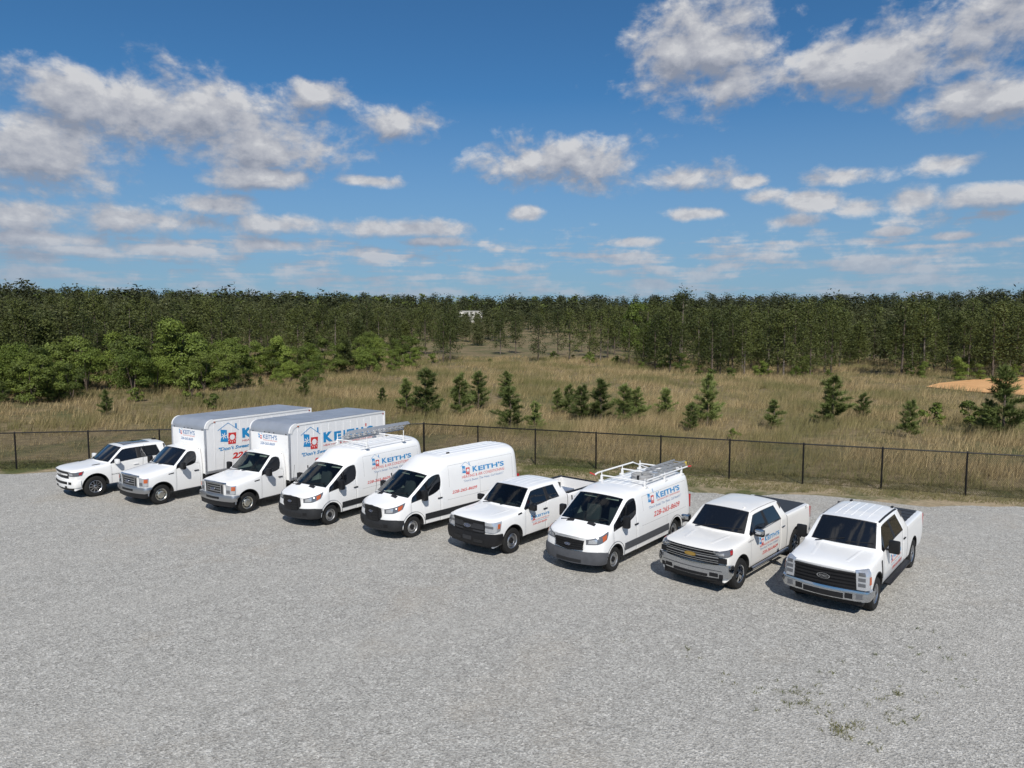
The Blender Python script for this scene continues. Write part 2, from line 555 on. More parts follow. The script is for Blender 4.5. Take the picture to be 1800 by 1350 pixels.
def house_logo(x, z, s, place, parent):
    """blue block with snowflake and red block with sun under a thin roof line; s is the overall width"""
    def P(pts, mat, lift, name):
        vv = [(x + a * s, z + b * s) for a, b in pts]
        decal2d(name, vv, [tuple(range(len(vv)))], lambda a, b: place(a, b, lift), mat, parent)
    P([(0.08, 0.10), (0.47, 0.05), (0.47, 0.20), (0.42, 0.24), (0.42, 0.60), (0.10, 0.66), (0.13, 0.3)], bluev, 0.0, 'logo_block')
    P([(0.47, -0.06), (0.86, -0.08), (0.90, 0.44), (0.50, 0.46)], redv, 0.002, 'logo_block')
    for k in range(3):
        a = R(60 * k + 12); c = (0.27, 0.34); r = 0.15; w = 0.018
        dx, dy = math.cos(a), math.sin(a)
        P([(c[0] - dx * r + dy * w, c[1] - dy * r - dx * w), (c[0] + dx * r + dy * w, c[1] + dy * r - dx * w),
           (c[0] + dx * r - dy * w, c[1] + dy * r + dx * w), (c[0] - dx * r - dy * w, c[1] - dy * r + dx * w)], whitev, 0.003, 'logo_snowflake')
    P(poly_disc(0.69, 0.24, 0.13), whitev, 0.004, 'logo_sun')
    for k in range(7):
        a = R(180 + 30 * k); dx, dy = math.cos(a), math.sin(a); w = 0.012
        P([(0.69 + dx * .16 + dy * w, 0.22 + dy * .16 - dx * w), (0.69 + dx * .24 + dy * w, 0.22 + dy * .24 - dx * w),
           (0.69 + dx * .24 - dy * w, 0.22 + dy * .24 + dx * w), (0.69 + dx * .16 - dy * w, 0.22 + dy * .16 + dx * w)], whitev, 0.004, 'logo_sun')
    for a, b in (((-0.04, 0.62), (0.50, 0.92)), ((0.50, 0.92), (1.04, 0.54))):
        w = 0.014
        P([(a[0], a[1] - w), (b[0], b[1] - w), (b[0], b[1] + w), (a[0], a[1] + w)], bluev, 0.0, 'logo_roof')
    P([(0.86, 0.66), (0.94, 0.61), (0.94, 0.86), (0.86, 0.86)], bluev, 0.001, 'logo_chimney')

# ------------------------------------------------------------------ wheels
def wheel_bm(r, w):
    bm = bmesh.new()
    hw = w / 2; ri = r * 0.60
    prof = [(ri, -hw * 0.80), (ri + 0.02, -hw * 0.95), (r * 0.82, -hw * 1.02), (r * 0.95, -hw * 0.92), (r, -hw * 0.68), (r, hw * 0.68), (r * 0.95, hw * 0.92), (r * 0.82, hw * 1.02), (ri + 0.02, hw * 0.95), (ri, hw * 0.80)]
    lathe_bm(bm, prof, 36, 'Y')
    # tread blocks: shallow grooves suggested by real ribs
    for hh in (-hw * 0.45, 0, hw * 0.45):
        lathe_bm(bm, [(r + 0.001, hh - hw * 0.16), (r + 0.008, hh - hw * 0.14), (r + 0.008, hh + hw * 0.14), (r + 0.001, hh + hw * 0.16)], 36, 'Y')
    return bm
def rim_bm(r, w, style):
    """outer face towards +y"""
    ri = r * 0.61; yo = w * 0.40
    bm = bmesh.new()
    lathe_bm(bm, [(ri, -yo), (ri, yo), (ri - 0.012, yo + 0.006), (ri - 0.03, yo - 0.01), (ri - 0.035, -yo)], 36, 'Y')
    if style in ('steel', 'steel_dark'):
        lathe_bm(bm, [(ri - 0.03, yo - 0.05), (ri * 0.80, yo - 0.035), (ri * 0.68, yo - 0.015), (ri * 0.50, yo - 0.02), (ri * 0.40, yo - 0.045), (0.001, yo - 0.045)], 36, 'Y')
    elif style == 'dish':
        lathe_bm(bm, [(ri - 0.03, yo - 0.07), (ri * 0.78, yo - 0.07), (ri * 0.62, yo - 0.01), (ri * 0.42, yo + 0.01), (ri * 0.38, yo + 0.03), (0.001, yo + 0.03)], 36, 'Y')
    else:
        n = {'six': 6, 'ten': 10, 'five': 5, 'eight': 8}[style]
        wd = {'six': 0.085, 'ten': 0.035, 'five': 0.09, 'eight': 0.055}[style]
        for k in range(n):
            t = 2 * math.pi * k / n
            M = Matrix.Rotation(t, 4, 'Y')
            r0 = bmesh.ops.create_cube(bm, size=1.0)
            for v in r0['verts']:
                taper = 1.25 if v.co.x > 0 else 0.8
                v.co = Vector((v.co.x * (ri - 0.05) + ri * 0.52, v.co.y * 0.035 + yo - 0.03 + (0.0 if v.co.x > 0 else 0.012), v.co.z * wd * taper))
            bmesh.ops.transform(bm, matrix=M, verts=r0['verts'])
        lathe_bm(bm, [(ri * 0.26, yo - 0.06), (ri * 0.25, yo), (ri * 0.16, yo + 0.012), (0.001, yo + 0.012)], 20, 'Y')
    return bm
WHEELS = {}
def wheel(root, x, y, r, w, style, rim_mat, side):
    key = (r, w, style, rim_mat.name)
    if key not in WHEELS:
        a = bpy.data.meshes.new('tyre'); b = wheel_bm(r, w); bmesh.ops.recalc_face_normals(b, faces=b.faces); b.to_mesh(a); b.free(); a.materials.append(tyrem)
        c = bpy.data.meshes.new('rim'); b = rim_bm(r, w, style); bmesh.ops.recalc_face_normals(b, faces=b.faces); b.to_mesh(c); b.free(); c.materials.append(rim_mat)
        ri = r * 0.6
        d = bpy.data.meshes.new('brake_disc'); b = bmesh.new()
        lathe_bm(b, [(0.001, -0.02), (ri * 0.9, -0.02), (ri * 0.9, 0.0), (0.001, 0.0)], 24, 'Y'); bmesh.ops.recalc_face_normals(b, faces=b.faces); b.to_mesh(d); b.free(); d.materials.append(wellm)
        h = bpy.data.meshes.new('hub_cap'); b = bmesh.new(); yo = w * 0.40
        if style in ('steel', 'steel_dark', 'dish'):
            for k in range(8 if style == 'dish' else 5):
                t = 2 * math.pi * k / (8 if style == 'dish' else 5)
                if style == 'dish':
                    bm_box(b, (ri * 0.66 * math.cos(t), yo - 0.035, ri * 0.66 * math.sin(t)), (0.055, 0.035, 0.055), 0.012)
                else:
                    bm_box(b, (ri * 0.79 * math.cos(t), yo - 0.034, ri * 0.79 * math.sin(t)), (0.05, 0.02, 0.05), 0.015)
            lathe_bm(b, [(ri * 0.36, yo - 0.05), (ri * 0.34, yo + 0.0), (ri * 0.2, yo + 0.015), (0.001, yo + 0.018)], 20, 'Y')
        else:
            lathe_bm(b, [(ri * 0.15, yo), (ri * 0.13, yo + 0.02), (0.001, yo + 0.02)], 16, 'Y')
        bmesh.ops.recalc_face_normals(b, faces=b.faces); b.to_mesh(h); b.free(); h.materials.append(blackp)
        for q in (a, c, h):
            q.polygons.foreach_set('use_smooth', [True] * len(q.polygons)); q.set_sharp_from_angle(angle=R(32))
        WHEELS[key] = (a, c, d, h)
    a, c, d, h = WHEELS[key]
    t = link_mesh('wheel', a, root)
    t.location = (x, y, r); t.rotation_euler = (0, random.uniform(0, 6), 0 if side > 0 else math.pi)
    for me, nm in ((c, 'rim'), (d, 'brake_disc'), (h, 'hub_cap')):
        link_mesh(nm, me, t)
    return t
def wheels(root, wb, y, r, w, style, rim_mat, ydual=None):
    for sg in (1, -1):
        wheel(root, 0, sg * y, r, w, style, rim_mat, sg)
        wheel(root, -wb, sg * (ydual or y), r, w, style, rim_mat, sg)
        if ydual:
            wheel(root, -wb, sg * (ydual - 0.28), r, w, style, rim_mat, sg)

def mirror(root, x, y, z, mat, size=(0.12, 0.24, 0.22), arm=None, cap=None):
    for sg in (1, -1):
        bm = bmesh.new()
        bm_box(bm, (x, sg * (y + size[1] / 2), z), size, 0.045)
        m = bm_obj('mirror', bm, mat, root)
        bm = bmesh.new(); bm_box(bm, (x - size[0] / 2 - 0.002, sg * (y + size[1] / 2), z), (0.012, size[1] * 0.8, size[2] * 0.8), 0.004)
        bm_obj('mirror_glass', bm, chrome, m)
        bm = bmesh.new()
        bm_box(bm, (x + 0.01, sg * (y - 0.04), z - size[2] * 0.25), (0.06, 0.22, 0.05), 0.015)
        bm_obj('mirror_arm', bm, arm or blackp, m)
        if cap:
            bm = bmesh.new(); bm_box(bm, (x + 0.012, sg * (y + size[1] / 2 + 0.004), z + size[2] * 0.16), (size[0], size[1] * 1.02, size[2] * 0.72), 0.045)
            bm_obj('mirror_cap', bm, cap, m)

def cabin(root, x_dash, x_back, hw, z_floor, z_dash, z_roof, seat_mat=seatm, n=2):
    """dashboard, steering wheel, seats, headliner and bulkhead seen through the glass"""
    bm = bmesh.new()
    bm_box(bm, ((x_dash + 0.05), 0, z_dash - 0.14), (0.62, hw * 2 - 0.06, 0.24), 0.06)
    dash = bm_obj('dashboard', bm, interior, root)
    bm = bmesh.new(); ring = []
    c = Vector((x_dash - 0.36, 0.40, z_dash - 0.02)); ax = Vector((-0.75, 0, 0.65)).normalized()
    e1 = Vector((0, 1, 0)); e2 = ax.cross(e1)
    pts = [c + (e1 * math.cos(R(a)) + e2 * math.sin(R(a))) * 0.19 for a in range(0, 361, 20)]
    for a, b in zip(pts[:-1], pts[1:]):
        bm_tube(bm, a, b, 0.018, 6)
    bm_tube(bm, pts[0], pts[9], 0.016, 6); bm_tube(bm, c, c - ax * 0.25, 0.03, 6)
    bm_obj('steering_wheel', bm, interior, root)
    for k in range(n):
        y = 0.40 if k == 0 else -0.40
        bm = bmesh.new()
        bm_box(bm, (x_dash - 0.72, y, z_dash - 0.32), (0.50, 0.50, 0.16), 0.05)
        bm_box(bm, (x_dash - 1.0, y, z_dash + 0.05), (0.15, 0.48, 0.66), 0.06, Matrix.Rotation(R(-12), 3, 'Y'))
        bm_box(bm, (x_dash - 1.09, y, z_dash + 0.46), (0.10, 0.26, 0.18), 0.04)
        bm_obj('seat', bm, seat_mat, root)
    bm = bmesh.new()
    bm_box(bm, ((x_dash + x_back) / 2, 0, z_floor), (x_dash - x_back + 0.5, hw * 2 - 0.08, 0.03))
    bm_box(bm, (x_back, 0, (z_floor + z_roof) / 2), (0.03, hw * 2 - 0.12, z_roof - z_floor - 0.02))
    for sg in (1, -1):
        bm_box(bm, ((x_dash + x_back) / 2 - 0.1, sg * (hw - 0.06), (z_floor + z_dash) / 2 - 0.02), (x_dash - x_back, 0.03, z_dash - z_floor - 0.05))
    bm_obj('cabin_lining', bm, interior, root)
    return dash

# ------------------------------------------------------------------ rough 3D profile tables
def pickup_stations(q):
    xf, zb, zh0, zh1 = q['xf'], q['zb'], q['zh0'], q['zh1']
    xc, zc, belt, belt2 = q['xc'], q['zc'], q['belt'], q['belt2']
    xh, zr, xb, xd, xr, xt, zrail = q['xh'], q['zr'], q['xb'], q['xd'], q['xr'], q['xt'], q['zrail']
    wy = q.get('wy', 0.76); hw = q.get('hw', 1.0); c = q.get('corner', 0.10)
    S = []
    def st(x, pts):
        S.append([(x + (p[2] if len(p) > 2 else 0), p[0], p[1]) for p in pts])
    st(xf, [(.70, zb - .10, -c), (.88, zb - .10, -c), (.92, zb + .10, -c), (.93, .86, -c), (.90, zh0 - .10, -c), (.82, zh0 - .03, -.05), (.66, zh0, -.02), (.35, zh0 + .012, 0), (0, zh0 + .015, 0)])
    st(xf - .16, [(.76, zb - .10), (.96, zb - .08), (.985, zb + .14), (.99, .90), (.955, zh0 - .035), (.87, zh0 + .03), (.68, zh0 + .055), (.36, zh0 + .07), (0, zh0 + .075)])
    st(xf - .45, [(.80, zb), (.965, zb), (.995 * hw, zb + .18), (1.0 * hw, .92), (.965, zh0 + .02), (.885, zh0 + .075), (.70, zh0 + .095), (.36, zh0 + .115), (0, zh0 + .12)])
    st(-.46, [(.80, zb), (.965, zb), (.995 * hw, zb + .18), (1.0 * hw, .92), (.968, belt - .07), (.90, zh1 - .03), (.74, zh1), (.38, zh1 + .025), (0, zh1 + .03)])
    st(xc, [(.80, zb), (.965, zb), (.99, zb + .18), (.998, .92), (.968, belt), (.92, belt + .03, -.03), (.82, zc, .0), (.43, zc + .03, .15), (0, zc + .04, .20)])
    xm = xc - .42
    st(0, [(.80, zb, xm), (.965, zb, xm), (.99, zb + .18, xm), (.998, .93, xm), (.968, belt + .02, xm), (wy + .005, zr - .13, xh + .02), (wy - .07, zr - .065, xh), (.40, zr - .03, xh + .07), (0, zr - .022, xh + .09)])
    def cabst(x, dx=0, zt=0.0, bl=belt2):
        st(x, [(.80, zb), (.965, zb), (.99, zb + .18), (.998, .93), (.968, bl), (wy, zr - .115 + zt, dx), (wy - .065, zr - .035 + zt, dx), (.40, zr + zt, dx), (0, zr + .012 + zt, dx)])
    cabst(xb, 0, 0, belt2 - .01)
    cabst(xb - .11, 0, 0, belt2)
    cabst(xd, .12, -.005, belt2 + .01)
    cabst(xr + .03, .13, -.03, belt2 + .01)
    rail = [(.80, zb), (.965, zb), (.985, zb + .2), (.995, .95), (.97, zrail - .03), (.935, zrail), (.82, zrail), (.42, zrail), (0, zrail)]
    st(xr, rail)
    st(xr - .03, rail)
    if q.get('open'):
        fl = zrail - .52
        deep = rail[:6] + [(.84, zrail - .002), (.80, fl), (0, fl)]
        top = rail[:6] + [(.84, zrail), (.80, zrail), (0, zrail)]
        st(xr - .09, top); st(xr - .12, deep); st(xt + .10, deep); st(xt + .07, top)
    else:
        st(xr - .09, rail); st(xr - .5, rail); st(xt + .4, rail); st(xt + .07, rail)
    st(xt, [(.76, zb + .12), (.94, zb + .12), (.97, zb + .22), (.98, .95), (.955, zrail - .04), (.92, zrail - .008), (.82, zrail - .004), (.42, zrail), (0, zrail)])
    return S
def pickup_tags(q):
    def f(i, j):
        if i <= 1 and j == 0: return T_GASK
        if i == 4 and j >= 6: return T_WIND
        if i in (4, 5, 7) and j == 4: return T_SIDE
        if i == 6 and j == 4: return T_GASK
        if i in (4, 5) and 1 <= j <= 3: return T_DOOR
        if i in (6, 7) and 1 <= j <= 3 and q.get('rear_door', True): return T_DOOR
        if i == 9 and j >= 6: return T_REAR
        if i == 10 and j <= 4: return T_GAP
        if 11 <= i <= 15 and j >= 6: return T_BED if q.get('open') else T_TON
        return T_PAINT
    return f
PICK_CREASE = [('st', 0, 0, 8, .45), ('row', 1, 0, 16, .75), ('row', 4, 0, 4, .35), ('row', 5, 1, 4, .25), ('st', 4, 4, 8, .55), ('st', 5, 5, 8, .55), ('row', 4, 4, 9, .7), ('row', 5, 4, 9, .65), ('row', 6, 4, 9, .35),
               ('st', 9, 4, 8, .7), ('st', 10, 0, 8, 1), ('st', 11, 0, 8, 1), ('st', 12, 4, 8, .9), ('st', 13, 5, 8, .9), ('st', 14, 5, 8, .9), ('st', 15, 4, 8, .9), ('st', 16, 0, 8, .75), ('row', 4, 9, 16, .55), ('row', 5, 9, 16, .8), ('row', 6, 9, 16, .9), ('row', 7, 12, 15, .9),
               ('st', 6, 4, 6, .6), ('st', 7, 4, 6, .6), ('st', 8, 4, 6, .6)]
PAINTS = {T_PAINT: paint, T_WELL: wellm, T_UNDER: under, T_GAP: gapm, T_GASK: gasket, T_TON: tonneau, T_BED: greyp, T_WIND: glass_dark, T_SIDE: glass_dark, T_REAR: glass_dark, T_DOOR: paint}
def matset(**kw):
    d = dict(PAINTS); d.update(kw)
    return d

def vehicle(name, x, y, yaw, label, cat, group):
    r = empty(name, (x, y, 0), R(yaw))
    return tagp(r, label, cat, group)
GRP = 'company vehicles parked in a slanted row'

def side_place(sh, side=1, off=0.004):
    def place(u, w, lift=0.0):
        p, d = sh.snap((-u, side * 1.0, w), 'y', off + lift)
        return p
    return place

def side_block(sh, parent, logo, name, heat=None, dont=None, phone=None):
    """logo (x, z, w), name/heat/dont/phone (x, z, w, h); x is distance behind the front axle"""
    pl = side_place(sh)
    house_logo(logo[0], logo[1], logo[2], pl, parent)
    x, z, w, h = name
    lettering("K", x, z, .155 * w, h, pl, bluev, parent, bold=.035)
    lettering("EITH'S", x + .175 * w, z, .825 * w, h * .88, pl, bluev, parent, bold=.03)
    if heat:
        lettering("HEATING & AIR CONDITIONING", *heat, pl, redv, parent, bold=.002)
    if dont:
        lettering("\"Don't Sweat The Heat, Call Keith's\"", *dont, pl, greyv, parent, shear=.25, bold=.002)
    if phone:
        lettering("228-265-8609", *phone, pl, redv, parent, shear=.2, bold=.015)
# ---- SCENE PARTS FOLLOW
# ------------------------------------------------------------------ pickup trucks
def oval(sh, y, z, ry, rz, mat_rim, mat_in, parent, x=0.95, text=None):
    bm = bmesh.new()
    p, d = sh.snap((x, y, z), 'radial', 0.0)
    xo = p.x + 0.085
    def disc(rs, xx, th):
        a = [bm.verts.new((xx, y + ry * rs * math.cos(2 * math.pi * k / 24), z + rz * rs * math.sin(2 * math.pi * k / 24))) for k in range(24)]
        b = [bm.verts.new((xx - th, v.co.y, v.co.z)) for v in a]
        bm.faces.new(a); bm.faces.new(b[::-1])
        for k in range(24):
            bm.faces.new((a[k], b[k], b[(k + 1) % 24], a[(k + 1) % 24]))
    disc(1.0, xo, 0.05)
    e = bm_obj('emblem', bm, mat_rim, parent)
    bm = bmesh.new(); disc(0.86, xo + 0.004, 0.02)
    f = bm_obj('emblem_face', bm, mat_in, e)
    if text:
        v, fc = text_mesh(text, .2, .01)
        w = v[:, 0].max(); h = v[:, 1].max()
        q = np.stack([v[:, 0] / w - .5, v[:, 1] / h - .5], 1)
        decal2d('emblem_lettering', q, fc, lambda a, b: (xo + .0065, y + a * ry * 1.25, z + b * rz * .85), chrome, f)
    return e
emb_blue = pbr('emblem_blue', (0.012, 0.03, 0.09), 0.2, coat=1.0)

def handles(sh, xs, z, mat, doors):
    for k, x in enumerate(xs):
        for sg in (1, -1):
            p, d = sh.snap((x, sg, z), 'y', 0.02)
            par = None
            for dd in doors:
                bb = [Vector(c) for c in dd.bound_box]
                if min(b.x for b in bb) - .05 <= x <= max(b.x for b in bb) + .05 and (sum(b.y for b in bb) > 0) == (sg > 0):
                    par = dd
            box('door_handle', (x, p.y, z), (0.20, 0.035, 0.035), mat, par or sh.root, 0.012)

def roof_trim(sh, x0, x1, y, mat, w=0.02):
    for sg in (1, -1):
        sh.patch('roof_moulding', [(x0, sg * (y - w), 2), (x1, sg * (y - w), 2)], [(x0, sg * (y + w), 2), (x1, sg * (y + w), 2)], mat, mode='z', proud=0.006, nu=12, nv=1, depth=0.02)

def wipers(sh, pts, parent):
    for (a, b) in pts:
        pa, _ = sh.snap(a, 'z', 0.03); pb, _ = sh.snap(b, 'z', 0.02)
        tube('wiper', [pa, pb], 0.012, blackp, parent, 6)

def tail_lamps(sh, xt, z0, z1):
    for sg in (1, -1):
        box('tail_lamp', (xt - .005, sg * .90, (z0 + z1) / 2), (0.10, 0.16, z1 - z0), redl, sh.root, 0.02)

def make_pickup(name, x, y, yaw, label, q, mats, tire, style, rimm, build):
    root = vehicle(name, x, y, yaw, label, 'pickup truck', GRP)
    bm = loft(pickup_stations(q), pickup_tags(q), PICK_CREASE, [(0, tire[0] + .03, tire[0] + .085, .60), (-q['wb'], tire[0] + .03, tire[0] + .085, .60)], chin=True)
    parts, bvh = split_body(bm, root, mats); bm.free()
    sh = Shell(root, bvh)
    wheels(root, q['wb'], .98 - tire[1] / 2, tire[0], tire[1], style, rimm)
    cabin(root, q['xc'] - .12, q['xr'] + .22, .90, .80, q['belt'] - .02, q['zr'] - .1)
    bmx = bmesh.new()
    bm_box(bmx, ((q['xt'] + .5) / 2, 0, q['zb'] - .04), (abs(q['xt']) - .3, 0.9, 0.16), 0.02)
    for xx in (0, -q['wb']):
        bm_tube(bmx, (xx, -.8, tire[0]), (xx, .8, tire[0]), 0.06, 8)
    bm_obj('chassis', bmx, under, root)
    tail_lamps(sh, q['xt'], .98, q['zrail'] - .06)
    box('rear_bumper', (q['xt'] - .10, 0, .62), (0.20, 1.86, 0.20), q.get('bumper_mat', chrome), root, 0.03)
    build(root, sh, parts, q)
    return root, sh, parts

# --- rightmost truck
def b_f250(root, sh, parts, q):
    g = sh.front('grille', -.74, .74, .70, 1.115, blackp, proud=.035, nu=16, nv=4)
    for k in range(5):
        z = .745 + k * .083
        sh.front('grille_bar', -.70, .70, z, z + .042, blackp, proud=.062, nu=16, nv=1, depth=.03, parent=g)
    oval(sh, 0, .93, .155, .066, chrome, blackp, g, text='FORD')
    for sg in (1, -1):
        h = sh.patch('headlight', [(.92, sg * .76, .72), (.86, sg * .93, .72), (.72, sg * 1.0, .74)], [(.92, sg * .72, 1.18), (.84, sg * .93, 1.20), (.66, sg * .99, 1.20)], lampm, proud=.045, nu=8, nv=6)
        for z in (.80, .93, 1.06):
            sh.patch('lamp_cell', [(.92, sg * .79, z), (.85, sg * .91, z)], [(.92, sg * .79, z + .085), (.85, sg * .91, z + .085)], lampdark, proud=.052, nu=4, nv=2, depth=.02, parent=h)
        sh.patch('marker_lens', [(.78, sg * .975, .86), (.70, sg * 1.0, .86)], [(.76, sg * .975, 1.04), (.68, sg * 1.0, 1.04)], amber, proud=.055, nu=3, nv=2, depth=.02, parent=h)
    b = sh.patch('front_bumper', [(.55, -1.0, .46), (.82, -.97, .45), (.95, -.7, .44), (.98, 0, .44), (.95, .7, .44), (.82, .97, .45), (.55, 1.0, .46)],
                 [(.55, -1.0, .69), (.82, -.97, .70), (.95, -.7, .70), (.98, 0, .70), (.95, .7, .70), (.82, .97, .70), (.55, 1.0, .69)], chrome, proud=.085, nu=32, nv=5, pillow=.025, depth=.12)
    sh.front('air_intake', -.42, .42, .47, .60, blackp, proud=.114, nu=10, nv=2, depth=.04, parent=b)
    for sg in (1, -1):
        sh.front('tow_hook_pocket', sg * .45, sg * .62, .49, .62, blackp, proud=.116, nu=3, nv=2, depth=.04, parent=b)
        sh.front('fog_lamp', sg * .70, sg * .86, .50, .63, lampdark, proud=.112, nu=4, nv=2, depth=.04, parent=b)
    box('air_dam', (.70, 0, .38), (.24, 1.74, .17), blackp, root, .03)
    for sg in (1, -1):
        sh.patch('fender_vent', [(-.40, sg, .70), (-.46, sg, .70)], [(-.36, sg, 1.14), (-.43, sg, 1.16)], blackp, mode='y', proud=.012, nu=2, nv=4, depth=.02)
        box('running_board', (-1.95, sg * 1.03, .46), (2.35, .17, .06), blackp, root, .02)
        sh.flare(0, tire250[0] + .03, tire250[0] + .085, tire250[0] + .11, gasket, proud=.006, side=sg)
        for yy in (.42,):
            sh.patch('hood_crease', [(.55, sg * yy - .05, 2), (-.35, sg * (yy + .1) - .05, 2)], [(.55, sg * yy + .05, 2), (-.35, sg * (yy + .1) + .05, 2)], paint, mode='z', proud=.001, nu=10, nv=4, depth=.02, pillow=.007)
    roof_trim(sh, -1.0, -3.0, .70, gasket)
    for k in range(-2, 3):
        sh.patch('roof_rib', [(-1.25, k * .2 - .012, 2), (-2.85, k * .2 - .012, 2)], [(-1.25, k * .2 + .012, 2), (-2.85, k * .2 + .012, 2)], paint, mode='z', proud=.008, nu=8, nv=2, depth=.02, pillow=.004)
    for yy in (.62, -.45):
        p, _ = sh.snap((-2.93, yy, 2), 'z', .02)
        box('roof_antenna', p, (.12, .06, .05), blackp, root, .015)
    mirror(root, -.86, 1.02, 1.42, blackp, (.14, .26, .34))
    handles(sh, (-1.62, -2.78), 1.18, blackp, parts['door'])
    wipers(sh, [((-.42, .1, 2), (-.62, .72, 2)), ((-.42, -.65, 2), (-.5, .05, 2))], root)
    side_block(sh, root, (1.30, .90, .26), (1.60, .93, .82, .12), (1.34, .84, 1.08, .05), (1.36, .76, 1.04, .05), (1.50, .63, 1.06, .085))
    # snap-on bed cover ribs
    for k in range(5):
        xx = -3.45 - k * .38
        box('cover_seam', (xx, 0, q['zrail'] + .004), (.012, 1.66, .012), gasket, root, .003)
tire250 = (.415, .28)
Q250 = dict(xf=.93, zb=.50, zh0=1.17, zh1=1.31, xc=-.55, zc=1.36, belt=1.33, belt2=1.42, xh=-1.06, zr=1.99, xb=-1.72, xd=-2.70, xr=-3.22, xt=-5.28, zrail=1.42, wb=4.06, hw=1.005)
make_pickup('pickup_truck', 8.286, 17.696, 229.5, 'white crew cab pickup with black barred grille and chrome bumper, rightmost in the row', Q250,
            matset(), tire250, 'eight', satin, b_f250)

# --- pearl white truck with chrome grille
def b_silv(root, sh, parts, q):
    g = sh.front('grille', -.80, .80, .82, 1.17, blackp, proud=.03, nu=16, nv=4)
    for z, hgt, m in ((1.130, .020, chrome), (1.05, .014, chrome), (.985, .030, satin), (.915, .014, chrome), (.860, .014, chrome)):
        sh.front('grille_bar', -.78, .78, z, z + hgt, m, proud=.058, nu=16, nv=1, depth=.03, parent=g)
    sh.patch('emblem', [(.95, -.15, .965), (.95, -.06, .945), (.95, .06, .945), (.95, .15, .965)], [(.95, -.15, 1.02), (.95, -.06, 1.045), (.95, .06, 1.045), (.95, .15, 1.02)], goldm, proud=.075, nu=6, nv=2, depth=.03, parent=g)
    for sg in (1, -1):
        h = sh.patch('headlight', [(.93, sg * .66, 1.03), (.84, sg * .90, 1.03), (.55, sg * 1.0, 1.06)], [(.93, sg * .66, 1.15), (.83, sg * .90, 1.18), (.50, sg * 1.0, 1.19)], lampdark, proud=.03, nu=8, nv=3)
        sh.patch('lamp_cell', [(.93, sg * .72, 1.06), (.84, sg * .90, 1.07)], [(.93, sg * .72, 1.12), (.84, sg * .90, 1.14)], lampm, proud=.036, nu=5, nv=2, depth=.02, parent=h)
        sh.patch('marker_lens', [(.66, sg * .98, 1.08), (.56, sg * 1.0, 1.08)], [(.64, sg * .98, 1.17), (.53, sg * 1.0, 1.18)], redl, proud=.036, nu=3, nv=2, depth=.02, parent=h)
        sh.patch('lower_lamp', [(.9, sg * .80, .86), (.80, sg * .96, .86)], [(.9, sg * .80, 1.0), (.80, sg * .96, 1.0)], blackp, proud=.04, nu=4, nv=2, parent=h)
    b = sh.patch('front_bumper', [(.55, -1.0, .52), (.82, -.97, .48), (.95, -.7, .46), (.98, 0, .46), (.95, .7, .46), (.82, .97, .48), (.55, 1.0, .52)],
                 [(.55, -1.0, .80), (.82, -.97, .84), (.95, -.7, .81), (.98, 0, .79), (.95, .7, .81), (.82, .97, .84), (.55, 1.0, .80)], chrome, proud=.07, nu=32, nv=5, pillow=.02, depth=.12)
    for sg in (1, -1):
        sh.front('tow_hook_pocket', sg * .52, sg * .76, .50, .60, blackp, proud=.096, nu=4, nv=2, depth=.04, parent=b)
        sh.front('bumper_step', sg * .80, sg * .92, .47, .58, blackp, proud=.092, nu=3, nv=2, depth=.04, parent=b)
    sh.front('air_intake', -.46, .46, .475, .545, blackp, proud=.096, nu=10, nv=2, depth=.04, parent=b)
    sh.front('bumper_crease', -.88, .88, .655, .672, greyp, proud=.093, nu=16, nv=1, depth=.04, parent=b)
    box('air_dam', (.70, 0, .35), (.24, 1.72, .17), blackp, root, .03)
    for sg in (1, -1):
        sh.flare(0, tires[0] + .03, tires[0] + .085, tires[0] + .105, gasket, proud=.005, side=sg)
        sh.patch('hood_crease', [(.55, sg * .40 - .06, 2), (-.25, sg * .50 - .06, 2)], [(.55, sg * .40 + .06, 2), (-.25, sg * .50 + .06, 2)], paint_pearl, mode='z', proud=.001, nu=10, nv=4, depth=.02, pillow=.007)
        bm = bmesh.new(); bm_tube(bm, (-.55, sg * 1.03, .42), (-3.0, sg * 1.03, .42), .045, 8); bm_obj('side_step', bm, chrome, root)
    roof_trim(sh, -1.1, -2.95, .70, pbr('roof_seam', (.30, .29, .28), .6), .008)
    mirror(root, -.80, 1.00, 1.38, blackp, (.14, .25, .20), cap=chrome)
    handles(sh, (-1.60, -2.72), 1.14, chrome, parts['door'])
    wipers(sh, [((-.42, .1, 2), (-.62, .70, 2)), ((-.42, -.62, 2), (-.5, .05, 2))], root)
    sh.patch('window_moulding', [(-.75, 1, q['belt'] + .005), (-2.6, 1, q['belt2'] - .012)], [(-.75, 1, q['belt'] + .025), (-2.6, 1, q['belt2'] + .010)], chrome, mode='y', proud=.008, nu=10, nv=1, depth=.02)
    p, _ = sh.snap((-1.25, .45, 2), 'z', .02); box('roof_antenna', p, (.10, .04, .05), paint_pearl, root, .015)
    side_block(sh, root, (1.08, .93, .34), (1.47, .965, .99, .14), (1.14, .86, 1.30, .055), (1.16, .77, 1.26, .06), (1.32, .62, 1.06, .09))
    lettering("SILVERADO", .42, 1.16, .34, .035, side_place(sh), satin, root, bold=.01)
    lettering("Z71", 4.45, 1.33, .22, .06, side_place(sh), blackp, root, shear=.2, bold=.03)
tires = (.405, .275)
QSIL = dict(xf=.93, zb=.44, zh0=1.16, zh1=1.28, xc=-.55, zc=1.32, belt=1.31, belt2=1.39, xh=-1.10, zr=1.90, xb=-1.62, xd=-2.62, xr=-3.03, xt=-4.86, zrail=1.40, wb=3.745, hw=1.0, corner=.13)
